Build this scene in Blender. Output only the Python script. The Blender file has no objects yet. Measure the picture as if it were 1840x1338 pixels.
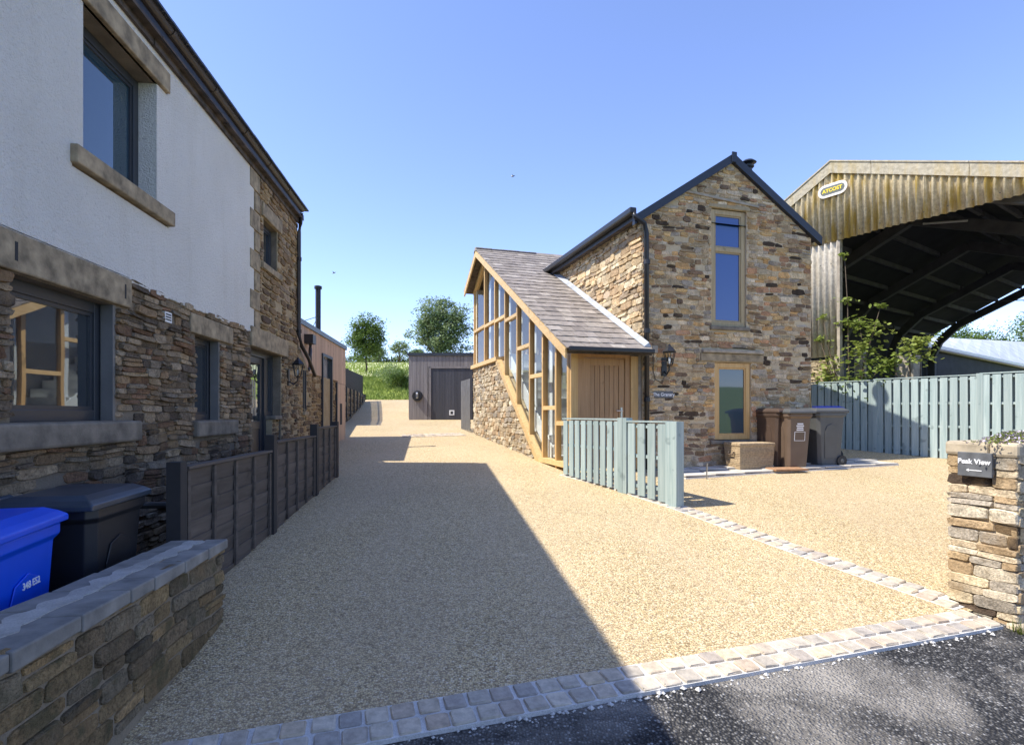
import bpy, bmesh, math, random
from mathutils import Vector, Matrix, noise
R = random.Random(7)
sc = bpy.context.scene
col = sc.collection
rad = math.radians

# ------------------------------------------------------------------ camera, sky, sun, exposure
cam = bpy.data.cameras.new('camera'); camo = bpy.data.objects.new('camera', cam); col.objects.link(camo)
camo.location = (0, 0, 1.6); camo.rotation_euler = (rad(90), 0, 0)
cam.sensor_width = 36; cam.lens = 36*1000/1840; cam.shift_y = 73/1840
cam.clip_start = 0.05; cam.clip_end = 3000
sc.camera = camo
LD = Vector((3.13, 0.78, -4.56)).normalized()          # direction the light travels
world = bpy.data.worlds.new('World'); sc.world = world; world.use_nodes = True
wn = world.node_tree.nodes; wl = world.node_tree.links
sky = wn.new('ShaderNodeTexSky'); sky.sky_type = 'NISHITA'; sky.sun_disc = False
sky.sun_elevation = math.asin(-LD.z); sky.sun_rotation = math.atan2(-LD.x, -LD.y)
sky.air_density = .9; sky.dust_density = 0.2; sky.ozone_density = 4.0; sky.altitude = 200
wt = wn.new('ShaderNodeVectorMath'); wt.operation = 'MULTIPLY'; wt.inputs[1].default_value = (1.03, .925, 1.03)
wl.new(sky.outputs[0], wt.inputs[0]); wl.new(wt.outputs[0], wn['Background'].inputs[0]); wn['Background'].inputs[1].default_value = 0.15
sun = bpy.data.lights.new('sun', 'SUN'); suno = bpy.data.objects.new('sun', sun); col.objects.link(suno)
sun.energy = 3.35; sun.angle = rad(0.55); sun.color = (1, .95, .86)
suno.rotation_euler = LD.to_track_quat('-Z', 'Y').to_euler()
sc.view_settings.view_transform = 'Standard'; sc.view_settings.look = 'None'
sc.view_settings.exposure = 1.17; sc.view_settings.gamma = 1
sc.cycles.max_bounces = 6; sc.cycles.transparent_max_bounces = 12
sc.cycles.use_denoising = True

# ------------------------------------------------------------------ materials
MATS = {}
class NT:
    def __init__(s, name):
        s.m = bpy.data.materials.new(name); s.m.use_nodes = True
        s.n = s.m.node_tree.nodes; s.l = s.m.node_tree.links; s.b = s.n['Principled BSDF']
        s.g = s.n.new('ShaderNodeNewGeometry')
    def add(s, t, **k):
        x = s.n.new(t)
        for a, v in k.items(): setattr(x, a, v)
        return x
    def link(s, a, b): s.l.new(a, b)
    def val(s, sock, v):
        if hasattr(v, 'is_output'): s.link(v, sock)
        else: sock.default_value = v
    def noise(s, scale, detail=4, rough=.55, vec=None, dist=0):
        x = s.add('ShaderNodeTexNoise'); x.inputs['Scale'].default_value = scale
        x.inputs['Detail'].default_value = detail; x.inputs['Roughness'].default_value = rough
        x.inputs['Distortion'].default_value = dist
        s.link(vec or s.g.outputs['Position'], x.inputs['Vector']); return x.outputs[0]
    def voro(s, scale, feature='F1', out=0, vec=None):
        x = s.add('ShaderNodeTexVoronoi', feature=feature); x.inputs['Scale'].default_value = scale
        s.link(vec or s.g.outputs['Position'], x.inputs['Vector']); return x.outputs[out]
    def mapv(s, sc_, rot=(0, 0, 0)):
        x = s.add('ShaderNodeMapping'); x.inputs['Scale'].default_value = sc_; x.inputs['Rotation'].default_value = rot
        s.link(s.g.outputs['Position'], x.inputs['Vector']); return x.outputs[0]
    def ramp(s, f, stops, interp='LINEAR'):
        x = s.add('ShaderNodeValToRGB'); x.color_ramp.interpolation = interp
        e = x.color_ramp.elements
        while len(e) < len(stops): e.new(.5)
        for q, (p, c) in zip(e, stops):
            q.position = p; q.color = (c, c, c, 1) if isinstance(c, (int, float)) else (*c, 1)
        s.link(f, x.inputs[0]); return x.outputs[0]
    def mix(s, f, a, b, mode='MIX'):
        x = s.add('ShaderNodeMix', data_type='RGBA', blend_type=mode)
        s.val(x.inputs[0], f)
        for i, v in ((6, a), (7, b)):
            if isinstance(v, tuple): v = (*v, 1)[:4]
            s.val(x.inputs[i], v)
        return x.outputs[2]
    def bump(s, h, strength=.5, dist=.01):
        x = s.add('ShaderNodeBump'); x.inputs['Strength'].default_value = strength; x.inputs['Distance'].default_value = dist
        s.link(h, x.inputs['Height']); s.link(x.outputs[0], s.b.inputs['Normal']); return x
    def fin(s, colr=None, rough=.8, metal=0, spec=.5):
        if colr is not None:
            s.val(s.b.inputs['Base Color'], (*colr, 1) if isinstance(colr, tuple) and len(colr) == 3 else colr)
        s.val(s.b.inputs['Roughness'], rough); s.b.inputs['Metallic'].default_value = metal
        s.b.inputs['Specular IOR Level'].default_value = spec
        MATS[s.m.name] = s.m; return s.m

def m_plain(name, c, rough=.5, var=.15, scale=6, metal=0, bump=0, spec=.5):
    t = NT(name); n = t.noise(scale, 5)
    f = t.ramp(n, [(.3, 1-var), (.7, 1+var*.6)])
    t.fin(t.mix(1.0, c, f, 'MULTIPLY'), rough, metal, spec)
    if bump: t.bump(t.noise(scale*8, 5), bump, .004)
    return t.m

def m_stone(name, tint=(1, 1, 1), bscale=1.0, rough=.9, lich=None):
    t = NT(name)
    a = t.add('ShaderNodeAttribute', attribute_name='tone')
    n1 = t.noise(9, 6, .65); n2 = t.noise(55, 5, .6); n3 = t.noise(3.1, 3)
    c = t.mix(1.0, a.outputs[0], t.ramp(n1, [(.28, .55), (.5, 1.0), (.75, 1.35)]), 'MULTIPLY')
    c = t.mix(1.0, c, t.ramp(n2, [(.32, .55), (.5, 1.0), (.7, 1.25)]), 'MULTIPLY')
    c = t.mix(1.0, c, tint, 'MULTIPLY')
    c = t.mix(t.ramp(n3, [(.56, 0), (.66, .55)]), c, (.30, .20, .10))
    if lich: c = t.mix(t.ramp(t.noise(6.3, 5), [(.55, 0), (.68, .7)]), c, lich)
    t.fin(c, rough, 0, .25)
    h = t.mix(.45, t.noise(28, 6, .65), t.noise(95, 4, .65)); t.bump(h, 1.0*bscale, .022); return t.m

def m_mortar(name, c, c2):
    t = NT(name); n = t.noise(5, 6, .6)
    cc = t.mix(t.ramp(n, [(.35, 0), (.65, 1)]), c, c2)
    cc = t.mix(1.0, cc, t.ramp(t.noise(120, 3), [(.3, .8), (.7, 1.1)]), 'MULTIPLY')
    t.fin(cc, .95, 0, .2); t.bump(t.noise(60, 6, .7), .8, .012); return t.m

def m_wood(name, c1, c2, axis='z', rough=.55, gs=1, spec=.4, knots=True):
    t = NT(name)
    sc_ = {'z': (26, 26, 1.3), 'y': (26, 1.3, 26), 'x': (1.3, 26, 26)}[axis]
    oi = t.add('ShaderNodeObjectInfo')
    v = t.mapv(tuple(q*gs for q in sc_))
    av = t.add('ShaderNodeVectorMath', operation='ADD')
    mu = t.add('ShaderNodeVectorMath', operation='SCALE'); mu.inputs[0].default_value = (37, 11, 19)
    t.link(oi.outputs['Random'], mu.inputs['Scale']); t.link(v, av.inputs[0]); t.link(mu.outputs[0], av.inputs[1])
    n = t.noise(1, 5, .6, av.outputs[0], .6)
    c = t.mix(t.ramp(n, [(.3, 0), (.7, 1)]), c1, c2)
    c = t.mix(1.0, c, t.ramp(oi.outputs['Random'], [(0, .84), (1, 1.1)]), 'MULTIPLY')
    if knots: c = t.mix(t.ramp(t.noise(4.5, 2), [(.66, 0), (.72, .5)]), c, tuple(q*.45 for q in c1))
    t.fin(c, rough, 0, spec); t.bump(n, .25, .004); return t.m

PAL_GRAN = [(.46, .27, .11), (.40, .31, .19), (.40, .29, .17), (.33, .23, .13), (.45, .34, .20), (.26, .17, .095), (.30, .25, .19), (.47, .31, .14), (.17, .115, .075), (.50, .40, .27), (.36, .20, .11), (.42, .33, .22)]
PAL_HOUSE = [(.30, .25, .18), (.21, .175, .13), (.28, .235, .175), (.16, .135, .105), (.25, .19, .125), (.32, .275, .21), (.19, .125, .085), (.115, .10, .085), (.235, .215, .18)]
PAL_BROWN = [(.26, .175, .095), (.21, .14, .08), (.31, .22, .12), (.15, .10, .065), (.28, .21, .14), (.35, .24, .12)]
PAL_WALL = [(.24, .19, .12), (.30, .24, .15), (.20, .165, .12), (.17, .15, .115), (.34, .26, .16), (.25, .225, .18)]
PAL_PIL = [(.52, .42, .28), (.46, .33, .19), (.56, .48, .35), (.36, .31, .24), (.46, .40, .31), (.50, .36, .20), (.58, .47, .30)]
PAL_GRAN = [tuple(min(.8, x*1.22) for x in q) for q in PAL_GRAN]; PAL_PIL = [tuple(x*1.1 for x in q) for q in PAL_PIL]
M = {}
M['stone'] = m_stone('rubble_stone'); M['stone_h'] = m_stone('grey_rubble_stone', (1.12, 1.0, .86), 1.4)
M['stone_b'] = m_stone('brown_stone', (1, 1, 1), 1.2); M['stone_l'] = m_stone('mossy_wall_stone', (1.22, 1.08, .86), 1.8, .95, (.12, .11, .055)); M['stone_p'] = m_stone('pillar_stone', (1, 1, 1), 1.0)
M['mortar'] = m_mortar('buff_mortar', (.52, .41, .26), (.62, .51, .34))
M['mortar_h'] = m_mortar('grey_mortar', (.17, .14, .105), (.25, .21, .16))
M['mortar_l'] = m_mortar('brown_mortar', (.26, .21, .145), (.34, .28, .20))
M['mortar_f'] = m_mortar('weathered_mortar', (.42, .39, .34), (.60, .57, .51))
M['mortar_b'] = m_mortar('sand_mortar', (.37, .29, .175), (.46, .37, .24))
M['mortar_w'] = m_mortar('pale_mortar', (.60, .58, .54), (.74, .72, .68))
M['lintel'] = m_plain('sandstone_lintel', (.33, .26, .165), .9, .55, 8, bump=.6)
M['sill'] = m_plain('gritstone_sill', (.20, .17, .13), .9, .45, 7, bump=.7)
M['cope'] = m_plain('coping_stone', (.26, .245, .215), .85, .4, 6, bump=.5)
M['black'] = m_plain('black_plastic', (.018, .018, .02), .4, .2, 4)
M['darkbrown'] = m_plain('dark_gutter', (.035, .027, .025), .45, .3, 4)
M['navy'] = m_plain('dark_blue_trim', (.020, .025, .038), .42, .2, 4)
M['anth'] = m_plain('anthracite_frame', (.035, .04, .048), .4, .12, 4)
M['anthlight'] = m_plain('grey_jamb_board', (.17, .165, .155), .6, .2, 4)
M['steel'] = m_plain('steel', (.5, .5, .5), .3, .05, 4, 1)
M['lead'] = m_plain('lead_flashing', (.42, .44, .46), .45, .25, 5, .3)
M['whitep'] = m_plain('white_paint', (.75, .75, .73), .6, .06, 3)
M['room'] = m_plain('dark_interior', (.03, .03, .032), .9, .1, 3)
M['blue'] = m_plain('blue_bin_plastic', (.002, .085, .72), .38, .1, 3)
M['bluelid'] = m_plain('blue_lid_plastic', (.06, .09, .45), .45, .1, 3)
M['binblack'] = m_plain('black_bin_plastic', (.022, .023, .027), .42, .25, 3)
M['binlid'] = m_plain('dark_lid_plastic', (.045, .06, .08), .33, .25, 3)
M['bingrey'] = m_plain('grey_bin_plastic', (.085, .087, .085), .5, .15, 3)
M['binbrown'] = m_plain('brown_bin_plastic', (.13, .09, .062), .5, .15, 3)
M['bindbrown'] = m_plain('dark_brown_bin_plastic', (.07, .045, .032), .5, .15, 3)
M['rubber'] = m_plain('rubber', (.03, .03, .03), .8, .2, 5)
M['print'] = m_plain('white_print', (.8, .8, .8), .6, .02, 3)
M['slate'] = m_plain('slate_plaque', (.12, .125, .13), .6, .3, 14, bump=.3)
M['yellow'] = m_plain('yellow_letter', (.85, .62, .02), .5, .05, 3)
M['signgrey'] = m_plain('sign_panel_grey', (.12, .13, .11), .6, .2, 5)
M['signwhite'] = m_plain('sign_rim', (.8, .72, .6), .5, .1, 5)
M['concrete'] = m_plain('concrete', (.36, .31, .24), .9, .35, 6, bump=.6)
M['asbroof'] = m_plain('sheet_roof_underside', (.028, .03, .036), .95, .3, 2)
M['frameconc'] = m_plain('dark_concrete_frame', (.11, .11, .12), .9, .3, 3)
M['bark'] = m_plain('bark', (.10, .075, .05), .95, .4, 9, bump=.9)
M['lining'] = m_plain('pale_plaster', (.36, .32, .27), .9, .1, 3)
M['paving'] = m_plain('pale_paving', (.56, .52, .45), .9, .25, 3, bump=.3)
M['kerb'] = m_plain('kerb_stone', (.48, .40, .28), .9, .45, 6, bump=.5)
M['mat'] = m_plain('brown_mat', (.36, .20, .10), .9, .3, 20, bump=.6)
M['roofgrey'] = m_plain('pale_sheet_roof', (.50, .53, .56), .8, .2, 1.2)
M['fascia'] = m_plain('weathered_fascia', (.085, .065, .052), .8, .8, 7, bump=.3)
M['oak'] = m_wood('oak_upright', (.48, .29, .11), (.62, .41, .17), 'z')
M['oakh'] = m_wood('oak_rail', (.54, .35, .14), (.68, .48, .23), 'y')
M['oakdoor'] = m_wood('oak_door', (.34, .19, .085), (.45, .27, .13), 'z')
M['oldoak'] = m_wood('weathered_oak', (.33, .25, .13), (.45, .35, .20), 'z')
M['teal'] = m_wood('teal_stained_timber', (.26, .335, .325), (.40, .47, .445), 'z', .8, .8, .2)
M['fencedark'] = m_wood('dark_lap_board', (.075, .060, .048), (.14, .115, .095), 'y', .8, .6)
M['postdark'] = m_plain('dark_post', (.036, .032, .03), .75, .2, 6)
M['clad'] = m_wood('pale_larch_cladding', (.45, .30, .20), (.56, .40, .29), 'z', .75, .5)
M['gclad'] = m_wood('grey_weathered_cladding', (.17, .15, .142), (.27, .245, .23), 'z', .8, .5)
M['gdoor'] = m_wood('charcoal_door_board', (.05, .05, .058), (.07, .07, .078), 'z', .6, .5, knots=False)
M['soil'] = m_plain('dark_gravel_bed', (.12, .105, .085), .95, .5, 40, bump=1)

def mk_glass(name, tint=(.02, .025, .03), refl=.5, f0=1.5):
    t = NT(name); t.fin(tint, .03, 0, .5)
    gl = t.add('ShaderNodeBsdfGlossy'); gl.inputs['Roughness'].default_value = .012; gl.inputs['Color'].default_value = (.9, .95, 1, 1)
    fr = t.add('ShaderNodeFresnel'); fr.inputs['IOR'].default_value = 1.5
    mx = t.add('ShaderNodeMixShader'); ad = t.add('ShaderNodeMath', operation='ADD'); ad.use_clamp = True
    t.link(fr.outputs[0], ad.inputs[0]); ad.inputs[1].default_value = refl
    bp = t.add('ShaderNodeBump'); bp.inputs['Strength'].default_value = .05; bp.inputs['Distance'].default_value = .02
    t.link(t.noise(1.6, 1), bp.inputs['Height']); t.link(bp.outputs[0], gl.inputs['Normal'])
    t.link(ad.outputs[0], mx.inputs[0]); t.link(t.b.outputs[0], mx.inputs[1]); t.link(gl.outputs[0], mx.inputs[2])
    t.link(mx.outputs[0], t.n['Material Output'].inputs[0]); return t.m
M['pane'] = mk_glass('window_glass', refl=.13); M['pane2'] = mk_glass('dim_window_glass', (.025, .055, .08), .0)
M['blind'] = mk_glass('glass_painted_sky_blue', (.02, .065, .24), .0)  # blue of the reflected sky, put into the pane's base colour
def mk_clear(name):
    t = NT(name); tr = t.add('ShaderNodeBsdfTransparent'); tr.inputs[0].default_value = (.92, .94, .94, 1)
    gl = t.add('ShaderNodeBsdfGlossy'); gl.inputs['Roughness'].default_value = .01
    fr = t.add('ShaderNodeFresnel'); fr.inputs['IOR'].default_value = 1.45
    fb = t.add('ShaderNodeMath', operation='SUBTRACT'); fb.inputs[0].default_value = 1; t.link(t.g.outputs['Backfacing'], fb.inputs[1])
    fm = t.add('ShaderNodeMath', operation='MULTIPLY'); t.link(fr.outputs[0], fm.inputs[0]); t.link(fb.outputs[0], fm.inputs[1])
    mx = t.add('ShaderNodeMixShader'); t.link(fm.outputs[0], mx.inputs[0]); t.link(tr.outputs[0], mx.inputs[1]); t.link(gl.outputs[0], mx.inputs[2])
    t.link(mx.outputs[0], t.n['Material Output'].inputs[0]); return t.m
M['clear'] = mk_clear('clear_glass')

# resin bound gravel
t = NT('resin_bound_gravel')
cr = t.add('ShaderNodeTexVoronoi'); cr.inputs['Scale'].default_value = 84; t.link(t.g.outputs['Position'], cr.inputs['Vector'])
sep = t.add('ShaderNodeSeparateColor'); t.link(cr.outputs['Color'], sep.inputs[0])
c = t.ramp(sep.outputs[0], [(0, (.28, .19, .09)), (.22, (.56, .415, .21)), (.55, (.68, .52, .27)), (.85, (.77, .62, .37)), (1, (.84, .72, .50))])
c = t.mix(t.ramp(cr.outputs['Distance'], [(.42, 0), (.75, .75)]), c, (.15, .105, .065))
c = t.mix(t.ramp(t.noise(1, 3, .5, t.mapv((1.4, .22, 1), (0, 0, .1))), [(.42, 0), (.62, .25)]), c, (.55, .42, .27))
c = t.mix(1.0, c, t.ramp(t.noise(.55, 5), [(.3, .92), (.7, 1.06)]), 'MULTIPLY')
c = t.mix(1.0, c, t.ramp(t.noise(22, 3), [(.3, .86), (.7, 1.1)]), 'MULTIPLY')
t.fin(c, .75, 0, .3); t.bump(t.ramp(cr.outputs['Distance'], [(0, 1), (.7, 0)]), .8, .006); M['resin'] = t.m
# asphalt
t = NT('asphalt')
cr = t.add('ShaderNodeTexVoronoi'); cr.inputs['Scale'].default_value = 62; t.link(t.g.outputs['Position'], cr.inputs['Vector'])
sep = t.add('ShaderNodeSeparateColor'); t.link(cr.outputs['Color'], sep.inputs[0])
c = t.ramp(sep.outputs[0], [(0, (.035, .034, .033)), (.5, (.085, .082, .078)), (.85, (.17, .165, .155)), (1, (.38, .37, .35))])
c = t.mix(t.ramp(cr.outputs['Distance'], [(.35, 0), (.65, .9)]), c, (.012, .012, .013))
c = t.mix(t.ramp(t.noise(.9, 5, .6, None, .4), [(.46, 0), (.64, .6)]), c, (.46, .42, .36))
t.fin(c, .8, 0, .3); t.bump(t.ramp(cr.outputs['Distance'], [(0, 1), (.7, 0)]), 1, .014); M['asphalt'] = t.m
# rough white render
t = NT('roughcast_render'); n = t.noise(1.1, 5)
c = t.mix(t.ramp(n, [(.35, 0), (.7, 1)]), (.80, .77, .70), (.88, .85, .78))
c = t.mix(t.ramp(t.noise(34, 4, .6), [(.62, 0), (.74, .45)]), c, (.42, .40, .36))
c = t.mix(t.ramp(t.noise(1.5, 4, .6, t.mapv((3, 3, .35))), [(.55, 0), (.78, .25)]), c, (.60, .55, .44))
t.fin(c, .9, 0, .2); t.bump(t.mix(.4, t.noise(30, 6, .7), t.noise(80, 3)), 1, .05); M['render'] = t.m
# asbestos cement sheet with lichen
def mk_sheet(name, lich, base=(.72, .59, .36)):
    t = NT(name)
    c = t.mix(t.ramp(t.noise(14, 6, .7), [(.35, 0), (.65, 1)]), base, tuple(q*.62 for q in base))
    v = t.mapv((3, 3, .5)); c = t.mix(t.ramp(t.noise(2.2, 4, .6, v), [(.46, 0), (.62, lich)]), c, (.44, .29, .055))
    v = t.mapv((7, 7, .7)); c = t.mix(t.ramp(t.noise(1.6, 4, .6, v), [(.6, 0), (.75, .5*lich+.05)]), c, (.10, .085, .05))
    c = t.mix(t.ramp(t.noise(42, 4, .7), [(.63, 0), (.7, lich)]), c, (.72, .66, .5))
    t.fin(c, .95, 0, .2); t.bump(t.noise(50, 5, .7), .7, .01); return t.m
M['sheet'] = mk_sheet('lichen_cement_sheet', .9); M['sheet2'] = mk_sheet('clean_cement_sheet', .15, (.74, .68, .56))
M['sheet3'] = mk_sheet('verge_cement', .3, (.50, .44, .32))
# setts and roof slates vary per piece
def mk_piece(name, stops, bs=.6, rough=.85, ns=18):
    t = NT(name); oi = t.add('ShaderNodeObjectInfo')
    c = t.ramp(oi.outputs['Random'], stops)
    c = t.mix(1.0, c, t.ramp(t.noise(ns, 6, .65), [(.3, .7), (.7, 1.2)]), 'MULTIPLY')
    t.fin(c, rough, 0, .3); t.bump(t.noise(ns*2.5, 5, .6), bs, .008); return t.m
M['sett'] = mk_piece('sett_stone', [(0, (.42, .37, .30)), (.3, (.58, .51, .40)), (.6, (.47, .37, .27)), (.8, (.37, .34, .30)), (1, (.62, .50, .34))])
M['rslate'] = mk_piece('stone_slate', [(0, (.21, .18, .155)), (.35, (.30, .26, .225)), (.7, (.25, .215, .18)), (1, (.38, .335, .285))], .5, .8, 9)
M['wicker'] = None
t = NT('woven_wicker')
w1 = t.add('ShaderNodeTexWave', wave_type='BANDS', bands_direction='Z'); w1.inputs['Scale'].default_value = 22; w1.inputs['Distortion'].default_value = 2
t.link(t.g.outputs['Position'], w1.inputs['Vector'])
c = t.mix(w1.outputs[1], (.30, .20, .105), (.60, .46, .28)); c = t.mix(1.0, c, t.ramp(t.noise(30, 4), [(.3, .7), (.7, 1.2)]), 'MULTIPLY')
t.fin(c, .8); t.bump(w1.outputs[1], .8, .01); M['wicker'] = t.m
# plants
def mk_leaf(name, a, b, tr=.35):
    t = NT(name); c = t.mix(t.ramp(t.noise(1.1, 3), [(.35, 0), (.65, 1)]), a, b)
    c = t.mix(1.0, c, t.ramp(t.noise(9, 3), [(.3, .75), (.7, 1.25)]), 'MULTIPLY'); t.fin(c, .55, 0, .3)
    tl = t.add('ShaderNodeBsdfTranslucent'); t.link(c, tl.inputs[0]); mx = t.add('ShaderNodeMixShader'); mx.inputs[0].default_value = tr
    t.link(t.b.outputs[0], mx.inputs[1]); t.link(tl.outputs[0], mx.inputs[2]); t.link(mx.outputs[0], t.n['Material Output'].inputs[0]); return t.m
M['leaf1'] = mk_leaf('tree_leaf', (.09, .16, .04), (.20, .27, .07))
M['leaf2'] = mk_leaf('silvery_leaf', (.13, .20, .09), (.28, .34, .18))
M['leaf3'] = mk_leaf('sapling_leaf', (.16, .23, .04), (.32, .37, .09), .45)
M['leaf4'] = mk_leaf('hedge_leaf', (.07, .13, .025), (.16, .22, .05))
M['petal'] = m_plain('lilac_petal', (.62, .55, .68), .7, .2, 30)
t = NT('meadow'); c = t.mix(t.ramp(t.noise(.35, 5), [(.35, 0), (.65, 1)]), (.50, .52, .24), (.66, .65, .40))
v = t.mapv((.25, 1, 1)); c = t.mix(t.ramp(t.noise(2.6, 6, .7, v), [(.5, 0), (.62, .55)]), c, (.70, .69, .52))
t.fin(c, .95, 0, .1); M['meadow'] = t.m
t = NT('turf'); c = t.mix(t.ramp(t.noise(.8, 6), [(.35, 0), (.65, 1)]), (.17, .24, .045), (.34, .38, .10))
t.fin(c, .95, 0, .1); t.bump(t.noise(18, 5), 1, .05); M['turf'] = t.m

# ------------------------------------------------------------------ mesh helpers
class MB:
    def __init__(s): s.v = []; s.f = []; s.c = []
    def add(s, vs, fs, c=None):
        o = len(s.v); s.v += [Vector(q) for q in vs]; s.f += [tuple(i+o for i in f) for f in fs]
        if c is not None: s.c += [c]*len(vs)
    def hexa(s, p):     # 8 corners, 0-3 bottom ccw, 4-7 top
        s.add(p, [(3, 2, 1, 0), (4, 5, 6, 7), (0, 1, 5, 4), (1, 2, 6, 5), (2, 3, 7, 6), (3, 0, 4, 7)])
    def fbox(s, F, u0, u1, n0, n1, z0, z1):
        s.hexa([F(u0, n0, z0), F(u1, n0, z0), F(u1, n1, z0), F(u0, n1, z0), F(u0, n0, z1), F(u1, n0, z1), F(u1, n1, z1), F(u0, n1, z1)])
    def prism(s, pts, off):    # polygon points, extruded by vector off
        n = len(pts); off = Vector(off)
        vs = [Vector(p) for p in pts] + [Vector(p)+off for p in pts]
        s.add(vs, [tuple(range(n))[::-1], tuple(range(n, 2*n))] + [(i, (i+1) % n, n+(i+1) % n, n+i) for i in range(n)])
    def tube(s, pts, r, seg=8, caps=True):
        pts = [Vector(p) for p in pts]; rs = r if isinstance(r, (list, tuple)) else [r]*len(pts)
        vs = []; fs = []
        for i, p in enumerate(pts):
            d = (pts[min(i+1, len(pts)-1)] - pts[max(i-1, 0)]).normalized()
            a = d.cross(Vector((0, 0, 1)))
            if a.length < .05: a = d.cross(Vector((1, 0, 0)))
            a.normalize(); b = d.cross(a)
            for k in range(seg):
                th = 2*math.pi*k/seg; vs.append(p + (a*math.cos(th)+b*math.sin(th))*rs[i])
        for i in range(len(pts)-1):
            for k in range(seg):
                fs.append((i*seg+k, i*seg+(k+1) % seg, (i+1)*seg+(k+1) % seg, (i+1)*seg+k))
        if caps: fs += [tuple(range(seg))[::-1], tuple((len(pts)-1)*seg+k for k in range(seg))]
        s.add(vs, fs)
    def lathe(s, o, prof, seg=16, axis='z'):
        o = Vector(o); vs = []; fs = []
        for (r, h) in prof:
            for k in range(seg):
                th = 2*math.pi*k/seg; q = (r*math.cos(th), r*math.sin(th), h)
                if axis == 'y': q = (q[0], q[2], q[1])
                if axis == 'x': q = (q[2], q[0], q[1])
                vs.append(o+Vector(q))
        m = len(prof)
        for i in range(m-1):
            for k in range(seg): fs.append((i*seg+k, i*seg+(k+1) % seg, (i+1)*seg+(k+1) % seg, (i+1)*seg+k))
        fs += [tuple(range(seg))[::-1], tuple((m-1)*seg+k for k in range(seg))]
        s.add(vs, fs)
    def build(s, name, mat, parent=None, smooth=False, bev=0, **props):
        me = bpy.data.meshes.new(name)
        o0 = root_loc(parent) if parent else Vector((0, 0, 0))
        me.from_pydata([tuple(v-o0) for v in s.v], [], s.f); me.materials.append(M[mat] if isinstance(mat, str) else mat)
        if s.c:
            a = me.color_attributes.new('tone', 'FLOAT_COLOR', 'POINT')
            flat = [x for c in s.c for x in (*c, 1)]; a.data.foreach_set('color', flat)
        if props.get('kind') != 'structure' and name not in ('foliage', 'crown', 'long_grass', 'hedge_row', 'weed', 'blossom', 'roadside_hedge'):
            bm = bmesh.new(); bm.from_mesh(me); bmesh.ops.recalc_face_normals(bm, faces=bm.faces); bm.to_mesh(me); bm.free()
        if smooth:
            for p in me.polygons: p.use_smooth = True
        me.update()
        o = bpy.data.objects.new(name, me); col.objects.link(o)
        if parent: o.parent = parent
        if bev:
            b = o.modifiers.new('edge', 'BEVEL'); b.width = bev; b.segments = 2; b.limit_method = 'ANGLE'
        for k, v in props.items(): o[k] = v
        return o
def root_loc(o):
    l = Vector((0, 0, 0))
    while o is not None: l += o.location; o = o.parent
    return l
def root(name, loc, label, cat, group=None):
    o = bpy.data.objects.new(name, None); col.objects.link(o); o.location = loc; o.empty_display_size = .3
    o['label'] = label; o['category'] = cat
    if group: o['group'] = group
    return o
def tag(o, label, cat, group=None):
    o['label'] = label; o['category'] = cat
    if group: o['group'] = group
    return o
def boxes(name, mat, parent, F, lst, **k):
    b = MB()
    for q in lst: b.fbox(F, *q)
    return b.build(name, mat, parent, **k)
_cubes = {}
def cube_mesh(mat, ch=.0):
    key = (mat, ch)
    if key not in _cubes:
        b = MB(); I = lambda u, n, z: Vector((u, n, z))
        b.fbox(I, -.5, .5, -.5, .5, -.5, .5)
        me = bpy.data.meshes.new('board'); me.from_pydata([tuple(v) for v in b.v], [], b.f); me.materials.append(M[mat]); _cubes[key] = me
    return _cubes[key]
def piece(name, mat, parent, c, dims, ang=0, tilt=(0, 0)):
    o = bpy.data.objects.new(name, cube_mesh(mat)); col.objects.link(o)
    o.parent = parent; o.location = Vector(c)-root_loc(parent); o.scale = dims; o.rotation_euler = (tilt[0], tilt[1], ang); return o
def frame(o, u, n):
    o = Vector((*o, 0)); u = Vector((*u, 0)); n = Vector((*n, 0))
    return lambda a, b, z: o + u*a + n*b + Vector((0, 0, z))

# ------------------------------------------------------------------ ground height
KN = [(-400, 34), (-150, 9), (-60, .2), (-10, -.35), (0, -.13), (2.6, -.034), (10, .60), (16.5, 1.0), (22, 1.33), (26, 1.75), (31, 2.34), (34, 3.2), (40, 4.45), (60, 6.5), (90, 9.9), (140, 13.5), (300, 18), (900, 20)]
def zg(y):
    for (a, za), (b, zb) in zip(KN, KN[1:]):
        if y <= b: return za + (zb-za)*(y-a)/(b-a)
    return KN[-1][1]
def sheet(name, mat, polyfn, us, vs, off, **props):
    """grid sheet: polyfn(u,v)->(x,y); z follows the ground"""
    b = MB(); nu, nv = len(us), len(vs); P = []
    for v in vs:
        for u in us:
            x, y = polyfn(u, v); P.append((x, y, zg(y)+off))
    b.add(P, [(j*nu+i, j*nu+i+1, (j+1)*nu+i+1, (j+1)*nu+i) for j in range(nv-1) for i in range(nu-1)])
    return b.build(name, mat, kind='structure', **props)
lin = lambda a, b, n: [a+(b-a)*i/(n-1) for i in range(n)]
KY = [k[0] for k in KN]
sheet('terrain', 'turf', lambda u, v: (u, v), lin(-700, 700, 3), KY, -.12)
front = lambda x: 3.22 + .292*x                       # inner line of the front setts
sheet('road', 'asphalt', lambda u, v: (u, v if v > -30 else v), lin(-30, 30, 3), [-12, -10, 0, 2.6, 10], -.018)
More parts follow.
